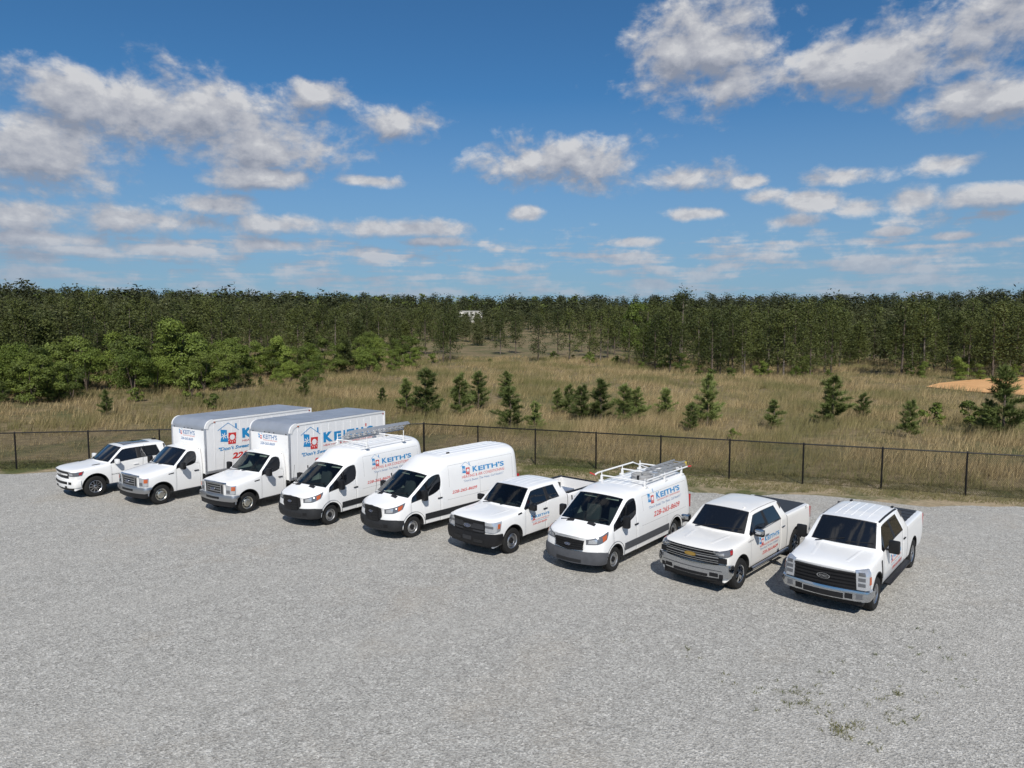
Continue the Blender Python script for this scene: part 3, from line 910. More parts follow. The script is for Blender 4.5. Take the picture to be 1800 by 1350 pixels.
make_pickup('pickup_truck', 5.41, 19.153, 227.0, 'pearl white crew cab pickup with chrome grille bars and a gold emblem', QSIL,
            matset(**{}) | {T_PAINT: paint_pearl, T_DOOR: paint_pearl}, tires, 'six', chrome, b_silv)

# --- extended cab truck with black bumper
def b_f150(root, sh, parts, q):
    g = sh.front('grille', -.64, .64, .70, 1.12, blackp, proud=.035, nu=14, nv=4)
    for sg in (1, -1):
        for k in range(3):
            z = .78 + k * .10
            sh.front('grille_bar', sg * .20, sg * .60, z, z + .05, greyp, proud=.058, nu=6, nv=1, depth=.03, parent=g)
    sh.front('grille_bar', -.60, .60, .87, .985, greyp, proud=.062, nu=12, nv=2, depth=.03, parent=g)
    oval(sh, 0, .93, .14, .06, satin, emb_blue, g, text='FORD')
    for sg in (1, -1):
        h = sh.patch('headlight', [(.92, sg * .66, .80), (.84, sg * .92, .80), (.60, sg * 1.0, .86)], [(.92, sg * .66, 1.10), (.82, sg * .92, 1.11), (.52, sg * 1.0, 1.12)], lampm, proud=.03, nu=8, nv=4)
        sh.patch('lamp_bar', [(.92, sg * .66, .93), (.84, sg * .93, .93)], [(.92, sg * .66, 1.0), (.84, sg * .93, 1.0)], lampdark, proud=.036, nu=5, nv=2, depth=.02, parent=h)
        sh.patch('marker_lens', [(.70, sg * .97, .92), (.62, sg * 1.0, .92)], [(.68, sg * .97, 1.06), (.58, sg * 1.0, 1.06)], amber, proud=.036, nu=3, nv=2, depth=.02, parent=h)
    b = sh.patch('front_bumper', [(.50, -1.0, .44), (.82, -.97, .40), (.95, -.7, .38), (.98, 0, .38), (.95, .7, .38), (.82, .97, .40), (.50, 1.0, .44)],
                 [(.50, -1.0, .74), (.82, -.97, .77), (.95, -.7, .74), (.98, 0, .73), (.95, .7, .74), (.82, .97, .77), (.50, 1.0, .74)], blackp, proud=.065, nu=32, nv=5, pillow=.02, depth=.12)
    sh.front('plate_bracket', -.16, .16, .50, .62, greyp, proud=.10, nu=4, nv=2, depth=.04, parent=b)
    for sg in (1, -1):
        sh.front('air_intake', sg * .24, sg * .56, .46, .56, gasket, proud=.10, nu=5, nv=2, depth=.04, parent=b)
        sh.flare(0, tiref[0] + .03, tiref[0] + .085, tiref[0] + .105, gasket, proud=.005, side=sg)
        sh.patch('hood_crease', [(.5, sg * .55 - .05, 2), (-.3, sg * .60 - .05, 2)], [(.5, sg * .55 + .05, 2), (-.3, sg * .60 + .05, 2)], paint, mode='z', proud=.001, nu=10, nv=4, depth=.02, pillow=.007)
        sh.patch('fender_badge', [(-.28, sg, 1.14), (-.46, sg, 1.16)], [(-.28, sg, 1.18), (-.46, sg, 1.20)], blackp, mode='y', proud=.010, nu=3, nv=1, depth=.02)
    for k in range(-2, 3):
        sh.patch('roof_rib', [(-1.3, k * .22 - .012, 2), (-2.55, k * .22 - .012, 2)], [(-1.3, k * .22 + .012, 2), (-2.55, k * .22 + .012, 2)], paint, mode='z', proud=.006, nu=8, nv=2, depth=.02, pillow=.004)
    mirror(root, -.82, 1.0, 1.30, blackp, (.14, .25, .20))
    handles(sh, (-1.62,), 1.10, blackp, parts['door'])
    sh.patch('fuel_door', [(-3.25, 1, .98), (-3.45, 1, .98)], [(-3.25, 1, 1.20), (-3.45, 1, 1.20)], greyp, mode='y', proud=.006, nu=3, nv=2, depth=.02)
    wipers(sh, [((-.40, .1, 2), (-.60, .70, 2)), ((-.40, -.65, 2), (-.48, .05, 2))], root)
    # bed rail caps and liner
    zr = q['zrail']
    for sg in (1, -1):
        box('bed_rail_cap', ((q['xr'] + q['xt']) / 2 - .05, sg * .885, zr + .012), (q['xr'] - q['xt'] - .08, .11, .03), blackp, root, .01)
        for k in range(9):
            box('bed_wall_rib', (q['xr'] - .3 - k * .22, sg * .795, zr - .25), (.05, .02, .44), boxwhite, root, .006)
    box('tailgate_cap', (q['xt'] + .04, 0, zr + .012), (.09, 1.66, .03), blackp, root, .01)
    box('bed_floor', ((q['xr'] + q['xt']) / 2 - .01, 0, zr - .49), (q['xr'] - q['xt'] - .26, 1.56, .03), greyp, root, .005)
    side_block(sh, root, (.86, .85, .24), (1.12, .89, .71, .095), (.90, .81, .92, .035), (.92, .755, .88, .04), (.97, .675, .74, .062))
tiref = (.39, .265)
QF15 = dict(xf=.93, zb=.42, zh0=1.13, zh1=1.24, xc=-.58, zc=1.28, belt=1.24, belt2=1.33, xh=-1.12, zr=1.87, xb=-1.76, xd=-2.42, xr=-2.85, xt=-5.02, zrail=1.34, wb=3.68, rear_door=False, open=True, bumper_mat=greyp)
f150_root, f150_sh, _p = make_pickup('pickup_truck', -.72, 22.077, 229.4, 'white extended cab pickup with black bumper and an open bed behind the cab', QF15,
            matset() | {T_BED: boxwhite, T_WIND: glass_clear}, tiref, 'steel', satin, b_f150)
# tool box lying in that bed
tb = empty('tool_box', (-.72, 22.077, 0), R(229.4))
zfl = QF15['zrail'] - .47
box('chest', (-3.28, .12, zfl + .24), (.46, 1.28, .46), alum, tb, .015)
box('lid', (-3.28, .12, zfl + .49), (.50, 1.32, .05), alum, tb, .012)
box('latch', (-3.52, .12, zfl + .40), (.03, .14, .08), blackp, tb, .006)
tagp(tb, 'grey metal tool box lying in the open pickup bed', 'tool box')

# --- leftmost truck
def b_ram(root, sh, parts, q):
    g = sh.front('grille', -.58, .58, .84, 1.10, blackp, proud=.03, nu=12, nv=4)
    sh.front('grille_bar', -.55, .55, .955, 1.015, paint, proud=.055, nu=12, nv=1, depth=.03, parent=g)
    for z in (.88, 1.05):
        sh.front('grille_bar', -.55, .55, z, z + .03, greyp, proud=.045, nu=12, nv=1, depth=.03, parent=g)
    v, fc = text_mesh('RAM', 0, .05)
    px, _ = sh.snap((.95, 0, .985), 'radial', .09)
    decal2d('emblem_lettering', np.stack([v[:, 0] / v[:, 0].max() - .5, v[:, 1] / v[:, 1].max() - .5], 1), fc, lambda a, b: (px.x, a * .34, .985 + b * .075), chrome, g)
    for sg in (1, -1):
        h = sh.patch('headlight', [(.92, sg * .62, .94), (.82, sg * .90, .94), (.52, sg * 1.0, .97)], [(.92, sg * .62, 1.10), (.80, sg * .90, 1.10), (.44, sg * 1.0, 1.12)], lampdark, proud=.025, nu=8, nv=4)
        sh.patch('lamp_cell', [(.92, sg * .68, .97), (.84, sg * .88, .97)], [(.92, sg * .68, 1.06), (.84, sg * .88, 1.06)], lampm, proud=.032, nu=4, nv=2, depth=.02, parent=h)
        sh.patch('marker_lens', [(.62, sg * .98, .99), (.52, sg * 1.0, 1.0)], [(.60, sg * .98, 1.09), (.48, sg * 1.0, 1.10)], redl, proud=.032, nu=3, nv=2, depth=.02, parent=h)
        sh.front('fog_lamp', sg * .62, sg * .84, .60, .70, blackp, proud=.075, nu=4, nv=2, depth=.04)
        sh.front('tow_hook', sg * .36, sg * .48, .44, .52, gasket, proud=.08, nu=3, nv=2, depth=.04)
        sh.patch('hood_vent', [(-.02, sg * .70, 2), (-.30, sg * .74, 2)], [(.0, sg * .62, 2), (-.28, sg * .66, 2)], greyp, mode='z', proud=.012, nu=4, nv=2, depth=.03)
        sh.flare(0, tirer[0] + .03, tirer[0] + .085, tirer[0] + .105, gasket, proud=.005, side=sg)
    sh.patch('front_bumper', [(.55, -1.0, .50), (.82, -.97, .47), (.95, -.7, .44), (.98, 0, .44), (.95, .7, .44), (.82, .97, .47), (.55, 1.0, .50)],
             [(.55, -1.0, .76), (.82, -.97, .78), (.95, -.7, .78), (.98, 0, .78), (.95, .7, .78), (.82, .97, .78), (.55, 1.0, .76)], paint, proud=.045, nu=32, nv=5, pillow=.02, depth=.12)
    sh.front('air_intake', -.52, .52, .60, .70, blackp, proud=.075, nu=10, nv=2, depth=.04)
    bm = bmesh.new()
    s = sh.patch('sunroof', [(-1.35, -.46, 2), (-2.45, -.46, 2)], [(-1.35, .46, 2), (-2.45, .46, 2)], glass_dark, mode='z', proud=.006, nu=10, nv=6, depth=.02)
    bm.free()
    p, _ = sh.snap((-2.85, .0, 2), 'z', .03); box('roof_antenna', p, (.18, .05, .07), blackp, root, .02)
    mirror(root, -.80, 1.0, 1.36, paint, (.14, .26, .20))
    handles(sh, (-1.62, -2.7), 1.12, paint, parts['door'])
    lettering("BIG HORN", .62, .80, .36, .045, side_place(sh), gasket, root, bold=.02)
    wipers(sh, [((-.42, .1, 2), (-.62, .70, 2)), ((-.42, -.62, 2), (-.5, .05, 2))], root)
tirer = (.42, .275)
QRAM = dict(xf=.90, zb=.44, zh0=1.14, zh1=1.28, xc=-.58, zc=1.31, belt=1.28, belt2=1.36, xh=-1.18, zr=1.93, xb=-1.72, xd=-2.72, xr=-3.12, xt=-4.98, zrail=1.38, wb=3.67, corner=.14)
make_pickup('pickup_truck', -17.874, 29.309, 231.7, 'white crew cab pickup with black glass sunroof and white mirrors, leftmost in the row', QRAM,
            matset(), tirer, 'ten', satin, b_ram)

# ------------------------------------------------------------------ cargo vans
def van_stations(xr, high):
    S = []
    def st(x, pts):
        S.append([(x + (p[2] if len(p) > 2 else 0), p[0], p[1]) for p in pts])
    st(.98, [(.60, .33, -.10), (.76, .34, -.20), (.82, .5, -.18), (.83, .76, -.20), (.76, .96, -.22), (.66, 1.05, -.16), (.52, 1.09, -.08), (.28, 1.11, -.03), (0, 1.115, -.01)])
    st(.68, [(.80, .32), (.94, .33), (.965, .5), (.97, .8), (.925, 1.06), (.82, 1.15), (.62, 1.185), (.3, 1.205), (0, 1.21)])
    st(.44, [(.86, .34), (.98, .35), (1.0, .5), (1.0, .85), (.955, 1.14), (.87, 1.22), (.66, 1.265), (.33, 1.29), (0, 1.295)])
    st(.14, [(.86, .34), (.98, .35), (1.0, .5), (1.005, .85), (.972, 1.19), (.935, 1.235, -.01), (.86, 1.31, -.02), (.46, 1.36, .15), (0, 1.375, .21)])
    zh = 1.96
    st(0, [(.86, .34, -.50), (.985, .35, -.50), (1.005, .5, -.50), (1.015, .85, -.50), (.985, 1.24, -.52), (.86, 1.90, -.80), (.77, zh, -.83), (.42, zh + .045, -.76), (0, zh + .055, -.74)])
    if high:
        st(0, [(.86, .34, -1.30), (.985, .35, -1.30), (1.005, .5, -1.30), (1.02, .85, -1.30), (.99, 1.38, -1.30), (.905, 2.00, -1.24), (.86, 2.26, -1.36), (.50, 2.40, -1.36), (0, 2.43, -1.36)])
        body = [(.86, .34), (.985, .35), (1.005, .5), (1.02, .85), (.992, 1.38), (.93, 2.03), (.865, 2.34), (.52, 2.48), (0, 2.505)]
    else:
        st(0, [(.86, .34, -1.30), (.985, .35, -1.30), (1.005, .5, -1.30), (1.02, .85, -1.30), (.99, 1.38, -1.30), (.885, 1.95, -1.22), (.80, 2.045, -1.30), (.45, 2.095, -1.30), (0, 2.105, -1.30)])
        body = [(.86, .34), (.985, .35), (1.005, .5), (1.02, .85), (.992, 1.38), (.90, 1.95), (.82, 2.06), (.45, 2.115), (0, 2.125)]
    st(-1.45, body)
    st(-3.0, body)
    st(xr + .35, body)
    st(xr, [(.84, .40), (.96, .42), (.985, .52), (.99, .85), (.965, 1.36), (body[5][0] - .04, body[5][1] - .02, .04), (body[6][0] - .05, body[6][1] - .05, .07), (body[7][0] - .02, body[7][1] - .05, .08), (0, body[8][1] - .05, .08)])
    return S
def van_tags(i, j):
    if i == 3 and j >= 6: return T_WIND
    if i in (3, 4) and j == 4: return T_SIDE
    if i in (3, 4) and 1 <= j <= 3: return T_DOOR
    return T_PAINT
VAN_CREASE = [('st', 0, 0, 8, .3), ('row', 1, 0, 8, .6), ('st', 3, 5, 8, .5), ('st', 4, 5, 8, .4), ('row', 4, 3, 5, .7), ('row', 5, 3, 5, .6), ('row', 6, 3, 4, .5), ('st', 5, 4, 5, .7), ('row', 5, 5, 8, .25), ('row', 6, 5, 8, .15), ('st', 8, 0, 8, .6), ('row', 4, 1, 3, .25)]
def make_van(x, y, yaw, label, xr, wb, high, new_face, tint, phone, block):
    root = vehicle('cargo_van', x, y, yaw, label, 'van', GRP)
    tr, tw = .35, .235
    bm = loft(van_stations(xr, high), van_tags, VAN_CREASE, [(0, tr + .02, tr + .085, .62), (-wb, tr + .02, tr + .085, .62)], bulge_f=.03)
    parts, bvh = split_body(bm, root, matset() | {T_WIND: tint}); bm.free()
    sh = Shell(root, bvh)
    rim = pbr('steel_wheel_silver', (.42, .42, .42), .4, metal=.8)
    wheels(root, wb, .955 - tw / 2, tr, tw, 'steel', rim)
    dash = cabin(root, -.02, -1.55, .92, .70, 1.26, 1.98)
    clad = blackp if new_face else greyp
    clad2 = pbr('cladding_grey', (.020, .021, .023), .6, spec=.35, var=.15) if new_face else pbr('cladding_mid_grey', (.070, .073, .081), .6, spec=.35, var=.12)
    b = sh.patch('front_bumper', [(.40, -1.0, .36), (.72, -.93, .33), (.9, -.6, .31), (.98, 0, .31), (.9, .6, .31), (.72, .93, .33), (.40, 1.0, .36)],
                 [(.42, -1.0, .66), (.72, -.93, .72), (.9, -.6, .69), (.98, 0, .68), (.9, .6, .69), (.72, .93, .72), (.42, 1.0, .66)], clad2, proud=.03, nu=36, nv=6, pillow=.02, depth=.10)
    if new_face:
        g = sh.patch('grille', [(.95, -.33, .64), (.98, 0, .62), (.95, .33, .64)], [(.93, -.30, 1.10), (.95, 0, 1.12), (.93, .30, 1.10)], blackp, proud=.06, nu=10, nv=5, pillow=.0)
        sh.patch('grille_side', [(.93, -.33, .66), (.88, -.44, .80)], [(.92, -.30, 1.10), (.89, -.41, 1.05)], blackp, proud=.05, nu=3, nv=3, parent=g)
        sh.patch('grille_side', [(.93, .33, .66), (.88, .44, .80)], [(.92, .30, 1.10), (.89, .41, 1.05)], blackp, proud=.05, nu=3, nv=3, parent=g)
        for k in range(4):
            z = .72 + k * .095
            sh.front('grille_bar', -.30, .30, z, z + .045, blackp, proud=.073, nu=8, nv=1, depth=.02, parent=g)
        oval(sh, 0, .93, .10, .042, satin, emb_blue, g, text='FORD')
        sh.front('air_intake', -.46, .46, .42, .52, gasket, proud=.058, nu=10, nv=2, depth=.04, parent=b)
        for sg in (1, -1):
            sh.front('bumper_pocket', sg * .54, sg * .74, .45, .56, blackp, proud=.056, nu=4, nv=2, depth=.04, parent=b)
    else:
        g = sh.patch('grille', [(.95, -.46, .74), (.98, 0, .70), (.95, .46, .74)], [(.93, -.52, 1.00), (.95, 0, 1.03), (.93, .52, 1.00)], blackp, proud=.045, nu=12, nv=5)
        for k in range(4):
            z = .755 + k * .062
            sh.front('grille_bar', -.47, .47, z, z + .022, blackp, proud=.066, nu=10, nv=1, depth=.02, parent=g)
        oval(sh, 0, .87, .10, .042, satin, emb_blue, g, text='FORD')
        sh.front('air_intake', -.40, .40, .38, .46, gasket, proud=.058, nu=10, nv=2, depth=.04, parent=b)
    for sg in (1, -1):
        h = sh.patch('headlight', [(.86, sg * .54, .90), (.70, sg * .84, .93), (.45, sg * .98, 1.04)], [(.83, sg * .52, 1.04), (.66, sg * .82, 1.12), (.30, sg * .97, 1.22)], lampdark, proud=.014, nu=10, nv=4)
        sh.patch('lamp_cell', [(.84, sg * .60, .93), (.72, sg * .80, .95)], [(.82, sg * .60, 1.03), (.70, sg * .80, 1.08)], lampm, proud=.02, nu=5, nv=3, depth=.02, parent=h)
        sh.patch('marker_lens', [(.60, sg * .92, .99), (.48, sg * .97, 1.04)], [(.58, sg * .90, 1.12), (.42, sg * .97, 1.17)], amber, proud=.02, nu=3, nv=2, depth=.02, parent=h)
        sh.patch('hood_vent', [(.26, sg * .36 - .13, 2), (.26, sg * .36 + .13, 2)], [(.36, sg * .36 - .13, 2), (.36, sg * .36 + .13, 2)], gasket, mode='z', proud=.006, nu=4, nv=2, depth=.03)
        sh.flare(0, tr + .02, tr + .08, tr + .155, clad2, a0=-8, a1=180, proud=.018, side=sg)
        sh.flare(-wb, tr + .02, tr + .08, tr + .145, clad2, a0=-4, a1=184, proud=.018, side=sg)
        sh.patch('side_cladding', [(-.50, sg, .50), (-wb + .50, sg, .50)], [(-.50, sg, .71), (-wb + .50, sg, .71)], clad2, mode='y', proud=.016, nu=14, nv=3, depth=.03)
        sh.patch('side_cladding', [(-wb - .49, sg, .50), (xr + .05, sg, .50)], [(-wb - .49, sg, .71), (xr + .05, sg, .71)], clad2, mode='y', proud=.016, nu=5, nv=3, depth=.03)
        seam = pbr('seam_shadow', (.42, .42, .42), .6)
        zt = 2.16 if high else 1.86
        for a, c in (((-1.62, 1.42), (-1.62, zt)), ((-3.12, .74), (-3.12, zt + .16)), ((-1.62, zt), (xr + .45, zt)), ((-1.5, 1.0), (xr + .3, 1.0)), ((xr + .45, 1.2), (xr + .45, zt))):
            vert = abs(a[0] - c[0]) < .01; w = .005
            if vert:
                sh.patch('panel_seam', [(a[0] + w, sg, a[1]), (c[0] + w, sg, c[1])], [(a[0] - w, sg, a[1]), (c[0] - w, sg, c[1])], seam, mode='y', proud=.002, nu=6, nv=1, depth=.01)
            else:
                sh.patch('panel_seam', [(a[0], sg, a[1] - w), (c[0], sg, c[1] - w)], [(a[0], sg, a[1] + w), (c[0], sg, c[1] + w)], seam, mode='y', proud=.002, nu=10, nv=1, depth=.01)
        box('tail_lamp', (xr + .07, sg * .915, 1.12), (.08, .09, .44), redl, root, .02)
        box('window_divider', (-.62, sg * .93, 1.50), (.035, .03, .62), blackp, root, .006, Matrix.Rotation(R(-6 * sg), 3, 'X'))
    for k in range(-2, 3):
        sh.patch('roof_rib', [(-1.7, k * .24 - .02, 3), (xr + .35, k * .24 - .02, 3)], [(-1.7, k * .24 + .02, 3), (xr + .35, k * .24 + .02, 3)], paint, mode='z', proud=.004, nu=12, nv=2, depth=.02, pillow=.010)
    mirror(root, -.38, 1.02, 1.38, blackp, (.16, .20, .36))
    handles(sh, (-1.16,), 1.14, blackp, parts['door'])
    wipers(sh, [((.30, .1, 2), (.02, .70, 2)), ((.28, -.72, 2), (.26, -.05, 2))], root)
    box('rear_bumper', (xr - .06, 0, .50), (.16, 1.84, .16), clad, root, .03)
    bmx = bmesh.new(); bm_box(bmx, ((xr + .6) / 2, 0, .30), (abs(xr) - .3, .9, .14), .02)
    for xx in (0, -wb):
        bm_tube(bmx, (xx, -.8, tr), (xx, .8, tr), .05, 8)
    bm_obj('chassis', bmx, under, root)
    for sg, w in ((1, .30), (-1, .30)):
        box('sun_visor', (-.84, sg * .38, 1.885), (.16, .44, .02), visorm, root, .006, Matrix.Rotation(R(35), 3, 'Y'))
    side_block(sh, root, *block)
    return root, sh

r4, s4 = make_van(-7.197, 25.139, 235.9, 'white high roof cargo van carrying a ladder on a white roof rack', -5.05, 3.75, True, True, glass_clear, None, ((2.02, 1.74, .45), (2.58, 1.76, 1.64, .20), (2.04, 1.61, 2.18, .10), (2.12, 1.46, 2.05, .09), (1.74, 1.13, 1.22, .105)))
r5, s5 = make_van(-3.99, 23.72, 227.6, 'white high roof cargo van with a bare roof', -5.32, 3.75, True, True, glass_clear, None, ((2.23, 1.77, .45), (2.78, 1.78, 1.64, .20), (2.24, 1.62, 2.18, .10), (2.31, 1.47, 2.06, .09), (1.73, 1.17, 1.22, .105)))
r7, s7 = make_van(2.201, 20.444, 230.8, 'white low roof cargo van with ladders and a cable coil on its roof rack', -4.98, 3.75, False, False, glass_clear, None, ((1.92, 1.58, .46), (2.50, 1.63, 1.60, .20), (2.52, 1.555, 1.58, .05), (1.97, 1.40, 2.2, .09), (2.24, 1.12, 1.78, .16)))
p, _ = s5.snap((-2.1, .38, 3), 'z', .02); box('roof_antenna', p, (.14, .05, .05), blackp, r5, .015)
box('parking_note', (.12, -.15, 1.415), (.22, .30, .006), paper, r5, .001)
for rr in (r4, r5):
    tube('radio_antenna', [(.15, -.86, 1.25), (.05, -.88, 1.95)], .006, blackp, rr, 5)

def rack_bow(root, sh, x, zt, hw, name='roof_rack', up_=.26):
    bm = bmesh.new()
    for sg in (1, -1):
        bm_box(bm, (x, sg * hw, zt - .06), (.07, .06, .18), .008)
        bm_box(bm, (x, sg * (hw + .02), zt - .15), (.16, .10, .05), .008)
        bm_tube(bm, (x, sg * hw, zt), (x, sg * hw, zt + up_), .016, 8)
    bm_tube(bm, (x, -hw, zt + .02), (x, hw, zt + .02), .024, 8)
    return bm_obj(name, bm, rackw, root)
def ladder(name, root_loc, yaw, x0, x1, y, z, w, label, mat, double=True, step=.30, tilt=0.0):
    r = empty(name, root_loc, R(yaw))
    tagp(r, label, 'ladder')
    ct, st_ = math.cos(R(tilt)), math.sin(R(tilt))
    rot = Matrix.Rotation(R(tilt), 3, 'X')
    def at(v, lay):
        # v across the ladder, layers stacked at right angles to it
        return y + v * ct - .085 * lay * st_, z + v * st_ + .085 * lay * ct
    for lay in range(2 if double else 1):
        for sg in (1, -1):
            bm = bmesh.new()
            yy, zz = at(sg * (w / 2 - .035 * lay), lay)
            bm_box(bm, ((x0 + x1) / 2 - .12 * lay, yy, zz), (abs(x1 - x0) - .2 * lay, .028, .075), .004, rot)
            bm_obj('rail', bm, mat, r)
        n = int(abs(x1 - x0) / step)
        for k in range(n):
            xx = x0 + (x1 - x0) * (k + .5) / n
            a = at(-w / 2 + .03, lay); b = at(w / 2 - .03, lay)
            bm = bmesh.new(); bm_tube(bm, (xx, a[0], a[1]), (xx, b[0], b[1]), .016, 6)
            bm_obj('rung', bm, mat, r)
    return r
ladm = pbr('grey_ladder_aluminium', (.46, .47, .48), .45, metal=.6, var=.1)
# rack and ladder on the high roof van
for x in (-1.95, -3.95):
    rack_bow(r4, s4, x, 2.60, .80)
for sg in (1, -1):
    tube('rack_side_bar', [(-1.6, sg * .80, 2.53), (-4.4, sg * .80, 2.53)], .016, rackw, r4)
lad1 = ladder('extension_ladder', (-7.197, 25.139, 0), 235.9, -2.05, -5.65, -.60, 2.72, .44, 'grey aluminium extension ladder on the roof of the high roof van', ladm, tilt=38)
# rack, ladders and coil on the low roof van
for x in (-2.05, -3.35, -4.55):
    rack_bow(r7, s7, x, 2.20, .78, up_=.12)
tube('ladder_clamp_bar', [(-1.75, -.86, 2.27), (-1.95, -.86, 2.31), (-4.1, -.80, 2.33)], .026, rackw, r7)
tube('clamp_handle', [(-1.50, -.86, 2.38), (-1.78, -.86, 2.26)], .024, redv, r7)
tube('ladder_clamp_bar', [(-2.15, .80, 2.25), (-4.95, .80, 2.25)], .026, rackw, r7)
tube('clamp_handle', [(-4.93, .80, 2.25), (-5.2, .82, 2.23)], .024, redv, r7)
tube('cross_brace', [(-4.1, -.78, 2.32), (-3.7, .1, 2.28), (-4.5, .72, 2.26)], .020, rackw, r7)
lad2 = ladder('step_ladder', (2.201, 20.444, 0), 230.8, -2.95, -5.15, .42, 2.28, .46, 'aluminium step ladder with yellow end caps on the low roof van', ladm, True, .28)
for sg in (1, -1):
    box('end_cap', (-5.16, .42 + sg * .23, 2.30), (.05, .05, .14), pbr('yellow_plastic', (.65, .50, .08), .5), lad2, .01)
coil = empty('cable_coil', (2.201, 20.444, 0), R(230.8))
bm = bmesh.new()
for k in range(6):
    rr_ = .34 - .012 * (k % 2); zz = 2.165 + .022 * k
    pts = [(-2.75 + rr_ * math.cos(R(a)), .30 + rr_ * math.sin(R(a)), zz + .01 * math.sin(R(a * 2 + 60 * k))) for a in range(0, 361, 20)]
    for a, b in zip(pts[:-1], pts[1:]):
        bm_tube(bm, a, b, .014, 5)
bm_obj('coil', bm, pbr('grey_cable', (.33, .33, .33), .6), coil)
box('reel_tie', (-2.42, .34, 2.22), (.06, .07, .16), blackp, coil, .012)
tagp(coil, 'grey coil of cable lying on the low roof van', 'cable coil')

def rebase(root, c):
    """bring a thing's Empty to its own base without moving its parts"""
    bpy.context.view_layer.update()
    c = Vector(c)
    root.location = root.matrix_world @ c
    for ch in root.children:
        ch.location = ch.location - c
rebase(tb, (-3.28, .12, zfl))
rebase(lad1, (-3.85, -.60, 2.55))
rebase(lad2, (-4.05, .42, 2.22))
rebase(coil, (-2.75, .30, 2.15))

# ------------------------------------------------------------------ box trucks
def cab_stations():
    S = []
    def st(x, pts):
        S.append([(x + (p[2] if len(p) > 2 else 0), p[0], p[1]) for p in pts])
    st(.74, [(.70, .32, -.05), (.86, .33, -.09), (.92, .56, -.09), (.93, .86, -.09), (.91, 1.05, -.09), (.84, 1.16, -.05), (.66, 1.20, -.02), (.35, 1.215, 0), (0, 1.22, 0)])
    st(.60, [(.80, .33), (.95, .35), (.98, .62), (.985, .90), (.96, 1.10), (.87, 1.20), (.68, 1.245), (.36, 1.265), (0, 1.27)])
    st(.42, [(.82, .41), (.965, .42), (.99, .62), (.995, .90), (.97, 1.13), (.88, 1.235), (.70, 1.285), (.37, 1.31), (0, 1.315)])
    st(-.42, [(.82, .41), (.965, .42), (.99, .62), (1.0, .92), (.985, 1.24), (.92, 1.34), (.78, 1.385), (.4, 1.41), (0, 1.415)])
    st(-.60, [(.82, .41), (.965, .42), (.99, .62), (1.0, .92), (.985, 1.33), (.955, 1.37, -.01), (.87, 1.41, .0), (.46, 1.44, .14), (0, 1.45, .20)])
    st(0, [(.82, .41, -.95), (.965, .42, -.95), (.99, .62, -.95), (1.0, .92, -.95), (.985, 1.35, -.93), (.855, 1.93, -1.20), (.77, 1.99, -1.22), (.42, 2.03, -1.16), (0, 2.04, -1.14)])
    for x in (-1.56, -1.64, -1.77):
        st(x, [(.82, .41), (.965, .42), (.99, .62), (1.0, .92), (.985, 1.36), (.87, 1.95), (.79, 2.04), (.42, 2.095), (0, 2.105)])
    return S
def cab_tags(i, j):
    if i == 4 and j >= 6: return T_WIND
    if i in (4, 5) and j == 4: return T_SIDE
    if i in (4, 5, 6) and 1 <= j <= 3: return T_DOOR
    return T_PAINT
CAB_CREASE = [('st', 0, 0, 8, .5), ('row', 1, 0, 8, .7), ('row', 4, 0, 4, .3), ('st', 4, 5, 8, .55), ('st', 5, 5, 8, .5), ('row', 4, 4, 6, .7), ('row', 5, 4, 6, .65), ('row', 6, 4, 5, .5), ('st', 6, 4, 5, .7), ('st', 8, 0, 8, .8)]
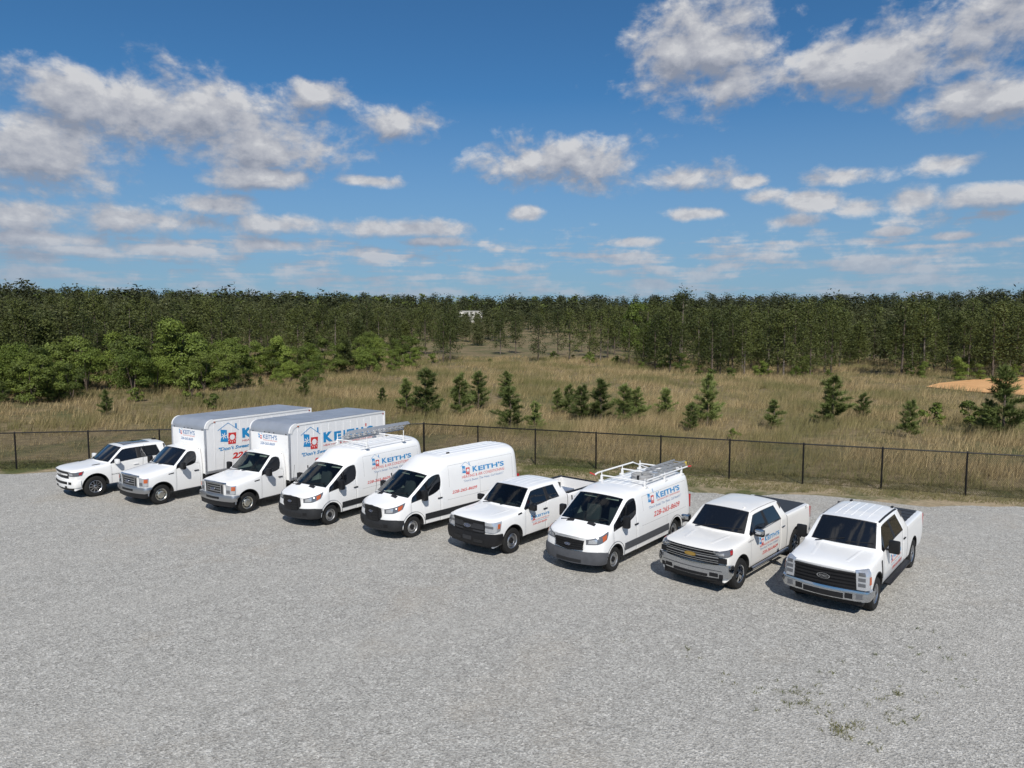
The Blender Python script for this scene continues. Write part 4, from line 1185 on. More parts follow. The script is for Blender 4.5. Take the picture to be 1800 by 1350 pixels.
def make_box_truck(x, y, yaw, label, L, tint):
    root = vehicle('box_truck', x, y, yaw, label, 'box truck', GRP)
    tr, tw = .385, .22
    wb = 4.0
    bm = loft(cab_stations(), cab_tags, CAB_CREASE, [(0, tr + .02, tr + .10, .60)], chin=True)
    parts, bvh = split_body(bm, root, matset() | {T_WIND: tint}); bm.free()
    sh = Shell(root, bvh)
    rim = pbr('bright_wheel_disc', (.62, .60, .54), .28, metal=.9)
    wheels(root, wb, .96 - tw / 2, tr, tw, 'dish', rim, ydual=1.02)
    cabin(root, -.66, -1.70, .90, .75, 1.36, 2.0)
    g = sh.front('grille', -.66, .66, .76, 1.17, satin, proud=.03, nu=12, nv=4)
    for z in (.81, .90, .99, 1.08):
        sh.front('grille_slot', -.46, .46, z, z + .052, blackp, proud=.034, nu=10, nv=1, depth=.02, parent=g)
    for sg in (1, -1):
        sh.front('grille_slot', sg * .52, sg * .60, .80, 1.13, blackp, proud=.034, nu=2, nv=3, depth=.02, parent=g)
    oval(sh, 0, .965, .13, .055, chrome, emb_blue, g, text='FORD')
    sh.patch('hood_trim', [(.74, -.70, 1.18), (.76, 0, 1.19), (.74, .70, 1.18)], [(.70, -.68, 1.215), (.72, 0, 1.23), (.70, .68, 1.215)], chrome, proud=.03, nu=12, nv=2)
    for sg in (1, -1):
        h = sh.patch('headlight', [(.74, sg * .68, .80), (.68, sg * .88, .80), (.54, sg * .98, .82)], [(.74, sg * .68, 1.15), (.66, sg * .88, 1.13), (.50, sg * .98, 1.12)], lampm, proud=.025, nu=6, nv=4)
        sh.patch('lamp_cell', [(.74, sg * .71, .84), (.69, sg * .86, .84)], [(.74, sg * .71, .96), (.69, sg * .86, .96)], lampdark, proud=.031, nu=4, nv=2, depth=.02, parent=h)
        sh.patch('marker_lens', [(.66, sg * .90, .95), (.55, sg * .98, .95)], [(.65, sg * .90, 1.10), (.53, sg * .98, 1.09)], amber, proud=.031, nu=3, nv=2, depth=.02, parent=h)
        sh.patch('fender_badge', [(-.30, sg, 1.13), (-.52, sg, 1.15)], [(-.30, sg, 1.165), (-.52, sg, 1.185)], blackp, mode='y', proud=.01, nu=3, nv=1, depth=.02)
        sh.flare(0, tr + .02, tr + .10, tr + .12, gasket, proud=.005, side=sg)
    b = sh.patch('front_bumper', [(.40, -1.0, .56), (.66, -.96, .54), (.76, -.6, .53), (.78, 0, .53), (.76, .6, .53), (.66, .96, .54), (.40, 1.0, .56)],
                 [(.40, -1.0, .76), (.66, -.96, .76), (.76, -.6, .76), (.78, 0, .76), (.76, .6, .76), (.66, .96, .76), (.40, 1.0, .76)], satin, proud=.09, nu=28, nv=4, pillow=.02, depth=.12)
    sh.front('air_intake', -.42, .42, .61, .69, blackp, proud=.115, nu=8, nv=2, depth=.04, parent=b)
    sh.patch('lower_valance', [(.45, -.97, .38), (.68, -.9, .34), (.76, 0, .34), (.68, .9, .34), (.45, .97, .38)], [(.45, -.97, .55), (.68, -.92, .54), (.76, 0, .54), (.68, .92, .54), (.45, .97, .55)], blackp, proud=.06, nu=24, nv=3, depth=.10)
    mirror(root, -.78, 1.12, 1.44, blackp, (.14, .22, .30))
    handles(sh, (-1.48,), 1.12, blackp, parts['door'])
    wipers(sh, [((-.38, .1, 2.2), (-.62, .70, 2.2)), ((-.40, -.70, 2.2), (-.42, -.05, 2.2))], root)
    tube('radio_antenna', [(-.30, -.90, 1.33), (-.36, -.92, 2.15)], .006, blackp, root, 5)
    for sg in (1, -1):
        box('sun_visor', (-1.22, sg * .38, 1.93), (.15, .42, .02), visorm, root, .006, Matrix.Rotation(R(35), 3, 'Y'))
    # cargo box
    x0, x1, zb, zt, hw, rr = -1.79, -1.79 - L, .92, 3.13, 1.22, .34
    prof = [(x0, zb), (x0, zt - rr)] + [(x0 - rr + rr * math.cos(R(a)), zt - rr + rr * math.sin(R(a))) for a in (15, 30, 45, 60, 75)] + [(x0 - rr, zt), (x1, zt), (x1, zb)]
    bm = bmesh.new()
    A = [bm.verts.new((a, hw, c)) for a, c in prof]; B = [bm.verts.new((a, -hw, c)) for a, c in prof]
    bm.faces.new(A); bm.faces.new(B[::-1])
    for k in range(len(prof)):
        k2 = (k + 1) % len(prof)
        bm.faces.new((A[k], B[k], B[k2], A[k2]))
    cb = bm_obj('cargo_box', bm, boxwhite, root, angle=25)
    # aluminium cap over the front radius and roof
    capp = [(x0 - rr + (rr + .012) * math.cos(R(a)), zt - rr + (rr + .012) * math.sin(R(a))) for a in (-14, 0, 15, 30, 45, 60, 75, 90)] + [(x1 - .01, zt + .012)]
    bm = bmesh.new(); w = hw - .03
    capp = capp[:-1] + [(x0 - rr + (x1 - .01 - x0 + rr) * k / 8, zt + .012) for k in range(1, 9)]
    inn_ = [(a - .008 * math.cos(R(min(90, -14 + k * 15))), c - .008) for k, (a, c) in enumerate(capp)]
    loop = capp + inn_[::-1]
    A = [bm.verts.new((a, w, c)) for a, c in loop]; B = [bm.verts.new((a, -w, c)) for a, c in loop]
    for k in range(len(loop)):
        k2 = (k + 1) % len(loop)
        bm.faces.new((A[k], B[k], B[k2], A[k2]))
    bm_obj('roof_skin', bm, alumroof, cb, angle=20)
    for k in range(int(L / .61)):
        box('roof_bow_seam', (x0 - .55 - k * .61, 0, zt + .016), (.03, 2 * w, .006), alumroof, cb, .001)
    for sg in (1, -1):
        box('corner_post', (x0 + .004, sg * (hw - .02), (zb + zt - rr) / 2 - .02), (.07, .075, zt - rr - zb), alum, cb, .02)
        bm = bmesh.new()
        arc = [(x0 - rr + (rr + .02) * math.cos(R(a)), zt - rr + (rr + .02) * math.sin(R(a))) for a in range(0, 91, 10)]
        inn = [(x0 - rr + (rr - .10) * math.cos(R(a)) - .02, zt - rr + (rr - .10) * math.sin(R(a)) - .02) for a in range(0, 91, 10)]
        y0, y1 = sg * (hw - .05), sg * (hw + .022)
        va = [[bm.verts.new((a, yy, c)) for a, c in pl] for pl, yy in ((arc, y0), (arc, y1), (inn, y1), (inn, y0))]
        for q in range(4):
            for k in range(9):
                bm.faces.new((va[q][k], va[q][k + 1], va[(q + 1) % 4][k + 1], va[(q + 1) % 4][k]))
        for k in (0, 9):
            bm.faces.new([va[q][k] for q in range(4)])
        bm_obj('corner_casting', bm, rackw, cb)
        box('top_rail', ((x0 - rr + x1) / 2, sg * (hw + .004), zt - .035), (L - rr, .025, .085), rackw, cb, .006)
        box('bottom_rail', ((x0 + x1) / 2, sg * (hw + .006), zb + .05), (L, .03, .11), alum, cb, .006)
        for k in range(int(L / .405)):
            box('panel_post', (x0 - .40 - k * .405, sg * (hw + .002), (zb + zt) / 2 - .03), (.028, .008, zt - zb - .26), boxwhite, cb, .002)
        for xx in (x0 - .42, x1 + .12):
            box('marker_lamp', (xx, sg * (hw + .012), zt - .10), (.07, .03, .045), redl if xx < x0 - 1 else amber, cb, .006)
        box('corner_post', (x1 + .03, sg * (hw + .004), (zb + zt) / 2), (.07, .03, zt - zb), rackw, cb, .006)
    for yy in (-.28, 0, .28, -1.02, 1.02):
        box('clearance_lamp', (x0 + .01, yy, zt - rr - .05), (.025, .055, .035), blackp, cb, .006)
    pl = lambda u, w_, lift=0.0: (-u, hw + .0085 + lift, w_)
    house_logo(2.38, 2.08, .92, pl, cb)
    lettering("K", 3.50, 2.20, .50, .42, pl, bluev, cb, bold=.06)
    for ch, xx, ww in (("E", 4.08, .40), ("I", 4.60, .10), ("T", 4.80, .44), ("H", 5.34, .44)):
        lettering(ch, xx, 2.20, ww, .38, pl, bluev, cb, bold=.06)
    lettering("'", 5.90, 2.58, .07, .14, pl, redv, cb, bold=.04)
    lettering("S", 5.98, 2.20, .40, .38, pl, bluev, cb, bold=.06)
    lettering("HEATING & AIR CONDITIONING", 3.50, 2.04, 2.9, .085, pl, redv, cb, bold=.004, spacing=1.1)
    lettering("\"Don't Sweat The Heat, Call Keith's\"", 2.36, 1.76, 4.1, .17, pl, bluev, cb, shear=.25, bold=.025)
    lettering("228-265-8609", 2.98, 1.36, 2.9, .27, pl, redv, cb, shear=.2, bold=.04)
    pf = lambda u, w_, lift=0.0: (x0 + .004 + lift, u, w_)
    house_logo(-.72, 2.46, .28, pf, cb)
    lettering("KEITH'S", -.40, 2.46, .86, .19, pf, greyv, cb, bold=.02)
    lettering("HEATING & AIR CONDITIONING", -.40, 2.39, .86, .04, pf, redv, cb, bold=.0)
    lettering("228-265-8609", -.58, 2.22, .90, .11, pf, greyv, cb, shear=.2, bold=.015)
    # frame, tank and mud flaps
    bmx = bmesh.new()
    for sg in (1, -1):
        bm_box(bmx, ((x1 + .5) / 2, sg * .43, .66), (abs(x1) + .2, .08, .20), .01)
    for k in range(8):
        bm_box(bmx, (-1.9 - k * .68, 0, .84), (.09, 2.3, .12), .008)
    for xx in (0, -wb):
        bm_tube(bmx, (xx, -.85, tr), (xx, .85, tr), .07, 8)
    bm_obj('chassis', bmx, under, root)
    box('fuel_tank', (-2.55, .62, .58), (.95, .42, .40), under, root, .05)
    for sg in (1, -1):
        box('mud_flap', (-wb - .55, sg * .90, .48), (.02, .52, .60), gasket, root, .005)
    box('rear_bumper', (x1 - .05, 0, .60), (.12, 2.2, .12), under, root, .02)
    return root
make_box_truck(-10.729, 26.716, 236.7, 'white box truck with a clear windshield, next to the van with the ladder', 5.35, glass_clear)
make_box_truck(-14.582, 27.983, 235.6, 'white box truck with a darkly tinted windshield, next to the leftmost pickup', 5.45, glass_dark)
# ------------------------------------------------------------------ ground
def mesh_np(name, V, F, mats, parent=None, smooth=False, mi=None):
    """V (n,3), F (m,3 or 4) arrays"""
    me = bpy.data.meshes.new(name)
    k = F.shape[1]
    me.vertices.add(len(V)); me.vertices.foreach_set('co', np.ascontiguousarray(V, dtype=np.float32).ravel())
    me.loops.add(F.size); me.loops.foreach_set('vertex_index', np.ascontiguousarray(F, dtype=np.int32).ravel())
    me.polygons.add(len(F))
    me.polygons.foreach_set('loop_start', np.arange(0, F.size, k, dtype=np.int32))
    me.polygons.foreach_set('loop_total', np.full(len(F), k, dtype=np.int32))
    if mi is not None:
        me.polygons.foreach_set('material_index', np.asarray(mi, dtype=np.int32))
    if smooth:
        me.polygons.foreach_set('use_smooth', np.ones(len(F), dtype=bool))
    me.update(calc_edges=True)
    return link_mesh(name, me, parent, mats)

def smoothstep(a, b, x):
    t = np.clip((x - a) / (b - a), 0, 1)
    return t * t * (3 - 2 * t)
CORNER = np.array([-4.70, 37.45])
FR_DIR = np.array([math.cos(-.350), math.sin(-.350)])
FL_END = np.array([-24.256, 34.241])
FL_DIR = (FL_END - CORNER) / np.linalg.norm(FL_END - CORNER)
def beyond_fence(x, y):
    """signed distance past the fence line (positive in the field)"""
    nr = np.array([-FR_DIR[1], FR_DIR[0]]); nl = np.array([FL_DIR[1], -FL_DIR[0]])
    if nr[1] < 0: nr = -nr
    if nl[1] < 0: nl = -nl
    dr = (x - CORNER[0]) * nr[0] + (y - CORNER[1]) * nr[1]
    dl = (x - CORNER[0]) * nl[0] + (y - CORNER[1]) * nl[1]
    return np.maximum(dr, dl)
def height(x, y):
    x = np.asarray(x, float); y = np.asarray(y, float)
    d = np.sqrt(x * x + y * y)
    h = 9.0 * smoothstep(170, 480, d) + 24 * smoothstep(430, 1000, d)
    az = np.arctan2(x, y)
    h += 2.5 * smoothstep(-.15, -.75, az) * smoothstep(150, 380, d)
    b = beyond_fence(x, y)
    w = smoothstep(3, 20, b)
    h += w * (.18 * np.sin(x * .21 + 1.3) * np.cos(y * .17) + .10 * np.sin(x * .53 + y * .31))
    h += .9 * smoothstep(8, 40, b) * smoothstep(-12, -45, x) - .5 * smoothstep(12, 50, b) * smoothstep(0, 50, x)
    return h
def ground_mat(name, build):
    m = bpy.data.materials.new(name); m.use_nodes = True
    nt = m.node_tree; b = nt.nodes['Principled BSDF']
    b.inputs['Specular IOR Level'].default_value = 0.2
    t = nn(nt, 'ShaderNodeTexCoord')
    build(nt, b, t.outputs['Object'])
    return m
def gravel_build(nt, b, vec):
    vo = nn(nt, 'ShaderNodeTexVoronoi'); vo.inputs['Scale'].default_value = 40.0; lk(nt, vec, vo.inputs['Vector'])
    vo2 = nn(nt, 'ShaderNodeTexVoronoi'); vo2.inputs['Scale'].default_value = 19.0; lk(nt, vec, vo2.inputs['Vector'])
    sep = nn(nt, 'ShaderNodeSeparateColor'); lk(nt, vo.outputs['Color'], sep.inputs[0])
    sep2 = nn(nt, 'ShaderNodeSeparateColor'); lk(nt, vo2.outputs['Color'], sep2.inputs[0])
    s = math_n(nt, 'ADD', math_n(nt, 'MULTIPLY', sep.outputs[0], .62), math_n(nt, 'MULTIPLY', sep2.outputs[1], .38))
    stone = ramp_n(nt, s, [(.08, (.20, .192, .174)), (.40, (.362, .350, .320)), (.66, (.455, .440, .402)), (.94, (.68, .660, .610))])
    big = noise_n(nt, vec, .11, 5, .6, .4)
    med = noise_n(nt, vec, .55, 5, .62, .6)
    tan = mix_n(nt, maprange(nt, math_n(nt, 'ADD', math_n(nt, 'MULTIPLY', big, .6), math_n(nt, 'MULTIPLY', med, .4)), .52, .70, 0, .45), stone, (.41, .345, .265, 1))
    fine = noise_n(nt, vec, 2.2, 6, .7)
    dark = mix_n(nt, maprange(nt, fine, .36, .64, .0, .38), tan, (.24, .231, .21, 1))
    # worn wheel paths that sweep across the lot, a little paler where fines have packed down
    wv = nn(nt, 'ShaderNodeTexWave'); wv.inputs['Scale'].default_value = .055; wv.inputs['Distortion'].default_value = 5.0; wv.inputs['Detail'].default_value = 2.0; wv.inputs['Detail Scale'].default_value = .6
    rt_ = nn(nt, 'ShaderNodeMapping'); rt_.inputs['Rotation'].default_value = (0, 0, 1.1); lk(nt, vec, rt_.inputs[0]); lk(nt, rt_.outputs[0], wv.inputs['Vector'])
    dark = mix_n(nt, maprange(nt, wv.outputs['Fac'], .68, .97, 0, .13), dark, (.46, .438, .395, 1))
    lk(nt, dark, b.inputs['Base Color'])
    b.inputs['Roughness'].default_value = .9
    bp = nn(nt, 'ShaderNodeBump'); bp.inputs['Strength'].default_value = .6; bp.inputs['Distance'].default_value = .02
    hgt = math_n(nt, 'ADD', vo.outputs['Distance'], math_n(nt, 'MULTIPLY', vo2.outputs['Distance'], 1.3))
    lk(nt, hgt, bp.inputs['Height']); lk(nt, bp.outputs[0], b.inputs['Normal'])
def field_build(nt, b, vec):
    n1 = noise_n(nt, vec, .12, 5, .6, .5); n2 = noise_n(nt, vec, 1.6, 6, .65)
    straw = ramp_n(nt, n2, [(.30, (.115, .088, .050)), (.55, (.205, .158, .085)), (.75, (.30, .235, .13))])
    green = ramp_n(nt, n2, [(.3, (.045, .058, .020)), (.7, (.105, .115, .042))])
    c = mix_n(nt, maprange(nt, n1, .46, .62, 0, .75), straw, green)
    lk(nt, c, b.inputs['Base Color']); b.inputs['Roughness'].default_value = .95
    bp = nn(nt, 'ShaderNodeBump'); bp.inputs['Strength'].default_value = .7; bp.inputs['Distance'].default_value = .12
    lk(nt, n2, bp.inputs['Height']); lk(nt, bp.outputs[0], b.inputs['Normal'])
def verge_build(nt, b, vec):
    n1 = noise_n(nt, vec, .35, 5, .65, .6); n2 = noise_n(nt, vec, 5.0, 6, .7)
    sand = ramp_n(nt, n2, [(.3, (.24, .185, .115)), (.7, (.43, .345, .225))])
    green = ramp_n(nt, n2, [(.3, (.050, .062, .020)), (.7, (.125, .135, .048))])
    c = mix_n(nt, maprange(nt, n1, .40, .56, 0, 1), green, sand)
    lk(nt, c, b.inputs['Base Color']); b.inputs['Roughness'].default_value = .95
    bp = nn(nt, 'ShaderNodeBump'); bp.inputs['Strength'].default_value = .6; bp.inputs['Distance'].default_value = .05
    lk(nt, n2, bp.inputs['Height']); lk(nt, bp.outputs[0], b.inputs['Normal'])
gravel = ground_mat('crushed_stone', gravel_build)
fieldm = ground_mat('dry_field_soil', field_build)
vergem = ground_mat('sandy_verge', verge_build)
def orange_build(nt, b, vec):
    n2 = noise_n(nt, vec, .8, 6, .65)
    lk(nt, ramp_n(nt, n2, [(.3, (.54, .285, .12)), (.7, (.70, .41, .19))]), b.inputs['Base Color']); b.inputs['Roughness'].default_value = .95
    bp = nn(nt, 'ShaderNodeBump'); bp.inputs['Strength'].default_value = .6; bp.inputs['Distance'].default_value = .2
    lk(nt, n2, bp.inputs['Height']); lk(nt, bp.outputs[0], b.inputs['Normal'])
orangem = ground_mat('orange_clay', orange_build)

# one terrain sheet out to the horizon, finer near the lot
rad = np.concatenate([np.linspace(0, 60, 25), np.linspace(64, 200, 35), np.geomspace(210, 4500, 40)])
ang = np.linspace(0, 2 * np.pi, 181)[:-1]
RR, AA = np.meshgrid(rad[1:], ang, indexing='ij')
X = (RR * np.sin(AA)).ravel(); Y = (RR * np.cos(AA)).ravel() + 30
V = np.stack([X, Y, height(X, Y) - .03], 1)
V = np.vstack([[0, 30, -.03], V])
na = len(ang); F = []
for i in range(len(rad) - 2):
    a = 1 + i * na + np.arange(na); b_ = 1 + i * na + (np.arange(na) + 1) % na
    F.append(np.stack([a, a + na, b_ + na, b_], 1))
F = np.vstack(F)
tri = np.stack([np.zeros(na, int), 1 + np.arange(na), 1 + (np.arange(na) + 1) % na, 1 + (np.arange(na) + 1) % na], 1)
terr = mesh_np('terrain', V, F, [fieldm], smooth=True)
tagp(terr, kind='structure')
# gravel lot: an uneven edge on the fence side
def sheet(name, pts, z, mat):
    bm = bmesh.new(); f = bm.faces.new([bm.verts.new((a, b, z)) for a, b in pts])
    bmesh.ops.triangulate(bm, faces=[f])
    o = bm_obj(name, bm, mat, None, smooth=False)
    return tagp(o, kind='structure')
def along(t, off, jit=0.0):
    """point at t metres along the fence run (negative to the left of the corner), off metres towards the lot"""
    d = FR_DIR if t >= 0 else FL_DIR
    nrm = np.array([-d[1], d[0]]) if t >= 0 else np.array([d[1], -d[0]])
    if nrm[1] > 0: nrm = -nrm
    p = CORNER + d * abs(t) + nrm * (off + jit)
    return tuple(p)
rj = random.Random(3)
ts = [k * .8 for k in range(-75, 76)]
def edge_off(t):
    # gravel comes closer to the fence on the left than on the right
    base = np.interp(t, [-60, -22, -16, -4, 0, 6, 12, 20, 30, 60], [.9, .9, .5, .6, 2.4, 3.4, 3.3, 2.3, 1.6, 1.4])
    return base + .35 * math.sin(t * .9) + rj.uniform(-.28, .28)
edge = [along(t, edge_off(t)) for t in ts]
lot = sheet('gravel_lot', edge + [(90, -60), (-90, -60)], 0.0, gravel)
verge = sheet('grass_verge', [along(t, -1.6) for t in ts] + [along(t, 5.5) for t in reversed(ts)], -.012, vergem)
# bare orange clay at the far right
cl = [(49.5, 84.5), (51.5, 79), (54, 74.6), (60, 71), (90, 66), (112, 85), (92, 101), (73, 101.5), (64, 97.5), (55, 91)]
bm = bmesh.new()
cen = bm.verts.new((76, 86, float(height(76, 86)) + .40)); ring = [bm.verts.new((a, b, float(height(a, b)) + .03)) for a, b in cl]
mid = [bm.verts.new(((a * .6 + 76 * .4), (b * .6 + 86 * .4), float(height(a, b)) + .32)) for a, b in cl]
for k in range(len(cl)):
    k2 = (k + 1) % len(cl)
    bm.faces.new((ring[k], ring[k2], mid[k2], mid[k])); bm.faces.new((mid[k], mid[k2], cen))
tagp(bm_obj('clay_ground', bm, orangem, None, angle=80), kind='structure')

# ------------------------------------------------------------------ chain link fence
fence = empty('chain_link_fence', (CORNER[0], CORNER[1], 0))
tagp(fence, 'black chain link fence with top rail round the back of the gravel lot', 'fence')
fblack = pbr('black_fence_coating', (.007, .0065, .0065), .5, spec=.3)
FH = 1.79
sp = 3.124
runs = []
pr = [CORNER + FR_DIR * sp * k for k in range(0, 13)]
pl_ = [CORNER + (FL_END - CORNER) * k / 6 for k in range(0, 7)]
pl_ += [FL_END + FL_DIR * sp * k for k in range(1, 5)]
def panel_mesh(Lp):
    V = []; Fq = []
    h0, h1 = .04, FH - .03; H = h1 - h0; stp = .0707; r = .0028
    for sgn in (1, -1):
        k0 = int(-H / stp) - 1; k1 = int(Lp / stp) + 1
        for k in range(k0, k1 + 1):
            a0 = k * stp
            # line u = a0 + w (sgn=1) or mirrored, clipped to the panel
            w0 = max(0, -a0); w1 = min(H, Lp - a0)
            if w1 - w0 < .03: continue
            p0 = (a0 + w0, w0); p1 = (a0 + w1, w1)
            if sgn < 0:
                p0 = (Lp - p0[0], p0[1]); p1 = (Lp - p1[0], p1[1])
            n = np.array([-(p1[1] - p0[1]), p1[0] - p0[0]]); n = n / np.linalg.norm(n) * r
            y = .003 * sgn
            b = len(V)
            for (u, w) in (p0, p1):
                V += [(u + n[0], y, h0 + w + n[1]), (u, y + r, h0 + w), (u - n[0], y, h0 + w - n[1]), (u, y - r, h0 + w)]
            for q in range(4):
                Fq.append((b + q, b + (q + 1) % 4, b + 4 + (q + 1) % 4, b + 4 + q))
    return np.array(V), np.array(Fq)
pm_cache = {}
for pts in (pr, pl_):
    for k, q in enumerate(pts):
        if k == 0 and pts is pl_:
            continue
        bm = bmesh.new()
        rel = Vector((q[0] - CORNER[0], q[1] - CORNER[1], 0))
        z0 = -.3
        bm_tube(bm, rel + Vector((0, 0, z0)), rel + Vector((0, 0, FH + .02)), .038 if k else .05, 10)
        bmesh.ops.create_uvsphere(bm, u_segments=8, v_segments=4, radius=.042 if k else .055, matrix=Matrix.Translation(rel + Vector((0, 0, FH + .03))))
        bm_obj('post', bm, fblack, fence)
    for a, b in zip(pts[:-1], pts[1:]):
        A = Vector((*(a - CORNER), FH)); B = Vector((*(b - CORNER), FH))
        bm = bmesh.new(); bm_tube(bm, A, B, .030, 8); bm_obj('top_rail', bm, fblack, fence)
        bm = bmesh.new(); bm_tube(bm, A - Vector((0, 0, FH - .05)), B - Vector((0, 0, FH - .05)), .006, 5); bm_obj('bottom_wire', bm, fblack, fence)
        Lp = round((b - a).__abs__().max() and float(np.linalg.norm(b - a)), 3)
        if Lp not in pm_cache:
            v, f = panel_mesh(Lp)
            o = mesh_np('mesh_panel', v, f, [fblack], fence)
            pm_cache[Lp] = o.data
        else:
            o = link_mesh('mesh_panel', pm_cache[Lp], fence)
        o.location = (a[0] - CORNER[0], a[1] - CORNER[1], 0)
        o.rotation_euler = (0, 0, math.atan2(b[1] - a[1], b[0] - a[0]))

# ------------------------------------------------------------------ plants
def leaf_mat(name, c0, c1, rough=.6, trans=.25):
    m = bpy.data.materials.new(name); m.use_nodes = True
    nt = m.node_tree; b = nt.nodes['Principled BSDF']
    g = nn(nt, 'ShaderNodeNewGeometry')
    oi = nn(nt, 'ShaderNodeObjectInfo')
    t = nn(nt, 'ShaderNodeTexCoord')
    f = noise_n(nt, t.outputs['Object'], .9, 3, .6)
    f2 = math_n(nt, 'ADD', math_n(nt, 'MULTIPLY', g.outputs['Random Per Island'], .34), math_n(nt, 'MULTIPLY', f, .66))
    f3 = math_n(nt, 'ADD', f2, math_n(nt, 'MULTIPLY', math_n(nt, 'SUBTRACT', oi.outputs['Random'], .5), .55))
    lk(nt, ramp_n(nt, f3, [(.15, c0), (.85, c1)]), b.inputs['Base Color'])
    b.inputs['Roughness'].default_value = rough
    b.inputs['Specular IOR Level'].default_value = .25
    b.inputs['Transmission Weight'].default_value = 0
    b.inputs['Subsurface Weight'].default_value = 0
    return m
m_pine = leaf_mat('pine_needles', (.029, .040, .010), (.096, .112, .028))
m_pine_far = leaf_mat('far_pine_needles', (.027, .034, .012), (.074, .082, .027))
m_young = leaf_mat('young_pine_needles', (.060, .082, .022), (.20, .245, .072))
m_leaf = leaf_mat('broad_leaves', (.040, .058, .010), (.135, .172, .032))
m_leaf2 = leaf_mat('bright_broad_leaves', (.055, .080, .012), (.170, .220, .038))
m_bark = pbr('bark', (.11, .085, .065), .9, var=.3, vscale=3)
m_bark2 = pbr('pale_bark', (.15, .125, .10), .9, var=.3, vscale=3)

def tris_from(c, d1, d2):
    """one triangle-pair leaf per row: centre c, half axes d1, d2"""
    n = len(c)
    V = np.stack([c - d1, c + d2 * .55, c + d1, c - d2 * .55], 1).reshape(-1, 3)
    F = (np.arange(n)[:, None] * 4 + np.array([0, 1, 2, 3])[None, :])
    return V, F
def rand_unit(r, n):
    v = r.normal(size=(n, 3)); return v / np.linalg.norm(v, axis=1, keepdims=True)
def cone_trunk(pts, rads, seg=6):
    V = []; F = []
    for i, (p, r) in enumerate(zip(pts, rads)):
        for k in range(seg):
            t = 2 * np.pi * k / seg
            V.append((p[0] + r * np.cos(t), p[1] + r * np.sin(t), p[2]))
    for i in range(len(pts) - 1):
        for k in range(seg):
            F.append((i * seg + k, i * seg + (k + 1) % seg, (i + 1) * seg + (k + 1) % seg, (i + 1) * seg + k))
    return np.array(V, float), np.array(F)
def merge(parts):
    Vs = []; Fs = []; o = 0
    for v, f in parts:
        Vs.append(v); Fs.append(f + o); o += len(v)
    return np.vstack(Vs), np.vstack(Fs)
def young_pine(r, H):
    parts = [cone_trunk([(0, 0, 0), (0.02, 0, H * .5), (0, .01, H)], [.05 * H / 2.5, .03, .006], 5)]
    C = []; D = []
    nb = int(26 * H)
    for k in range(nb):
        t = (k + r.random()) / nb
        z = H * (.06 + .92 * t)
        L = (.31 * H * (1 - t) ** .62 * (.75 + .25 * math.sin(t * 23 + H)) + .13) * r.uniform(.45, 1.3)
        a = r.uniform(0, 2 * np.pi); up = r.uniform(.25, .75)
        d = np.array([np.cos(a), np.sin(a), up]); d /= np.linalg.norm(d)
        p0 = np.array([0, 0, z]); p1 = p0 + d * L
        w = .012
        parts.append(cone_trunk([p0, p1], [w, .004], 3))
        m = max(3, int(L / .10))
        for q in range(m):
            C.append(p0 + d * L * (.25 + .8 * (q + r.random() * .5) / m)); D.append(d)
    C = np.array(C); D = np.array(D)
    per = 20
    c = np.repeat(C, per, 0); dd = np.repeat(D, per, 0)
    dirs = rand_unit(r, len(c)) * .9 + dd * .9 + np.array([0, 0, .25]); dirs /= np.linalg.norm(dirs, axis=1, keepdims=True)
    ln = r.uniform(.09, .19, (len(c), 1))
    side = np.cross(dirs, rand_unit(r, len(c))); side /= np.linalg.norm(side, axis=1, keepdims=True) + 1e-9
    V, F = tris_from(c + dirs * ln * .6, dirs * ln, side * .019)
    return merge(parts), (V, F)
def tall_pine(r, H, dens=1.0, leaf=.30, per=13):
    lean = r.uniform(-.02, .02, 2) * H
    pts = [(lean[0] * t, lean[1] * t, H * t) for t in (0, .35, .7, 1)]
    parts = [cone_trunk(pts, [.016 * H, .013 * H, .008 * H, .01], 6)]
    C = []
    c0 = r.uniform(.16, .36)
    nb = int(60 * dens)
    for k in range(nb):
        t = c0 + (1 - c0) * (k + r.random()) / nb
        if r.random() < .12: t = r.uniform(.15, c0)
        z = H * t
        s = (t - c0) / (1 - c0)
        L = H * (.19 * (1 - max(0, s)) ** .6 + .06) * r.uniform(.6, 1.2)
        a = r.uniform(0, 2 * np.pi)
        d = np.array([np.cos(a), np.sin(a), r.uniform(-.05, .55)])
        p0 = np.array([lean[0] * t, lean[1] * t, z]); p1 = p0 + d * L
        parts.append(cone_trunk([p0, p1], [.035, .010], 3))
        for q in range(4):
            C.append(p0 + d * L * r.uniform(.45, 1.05) + r.normal(size=3) * .18)
    C = np.array(C)
    c = np.repeat(C, per, 0) + r.normal(size=(len(C) * per, 3)) * leaf * 1.1
    d1 = rand_unit(r, len(c)) * leaf * r.uniform(.35, .85, (len(c), 1)); d1[:, 2] *= .7
    d2 = np.cross(d1, rand_unit(r, len(c))) * .85
    return merge(parts), tris_from(c, d1, d2)
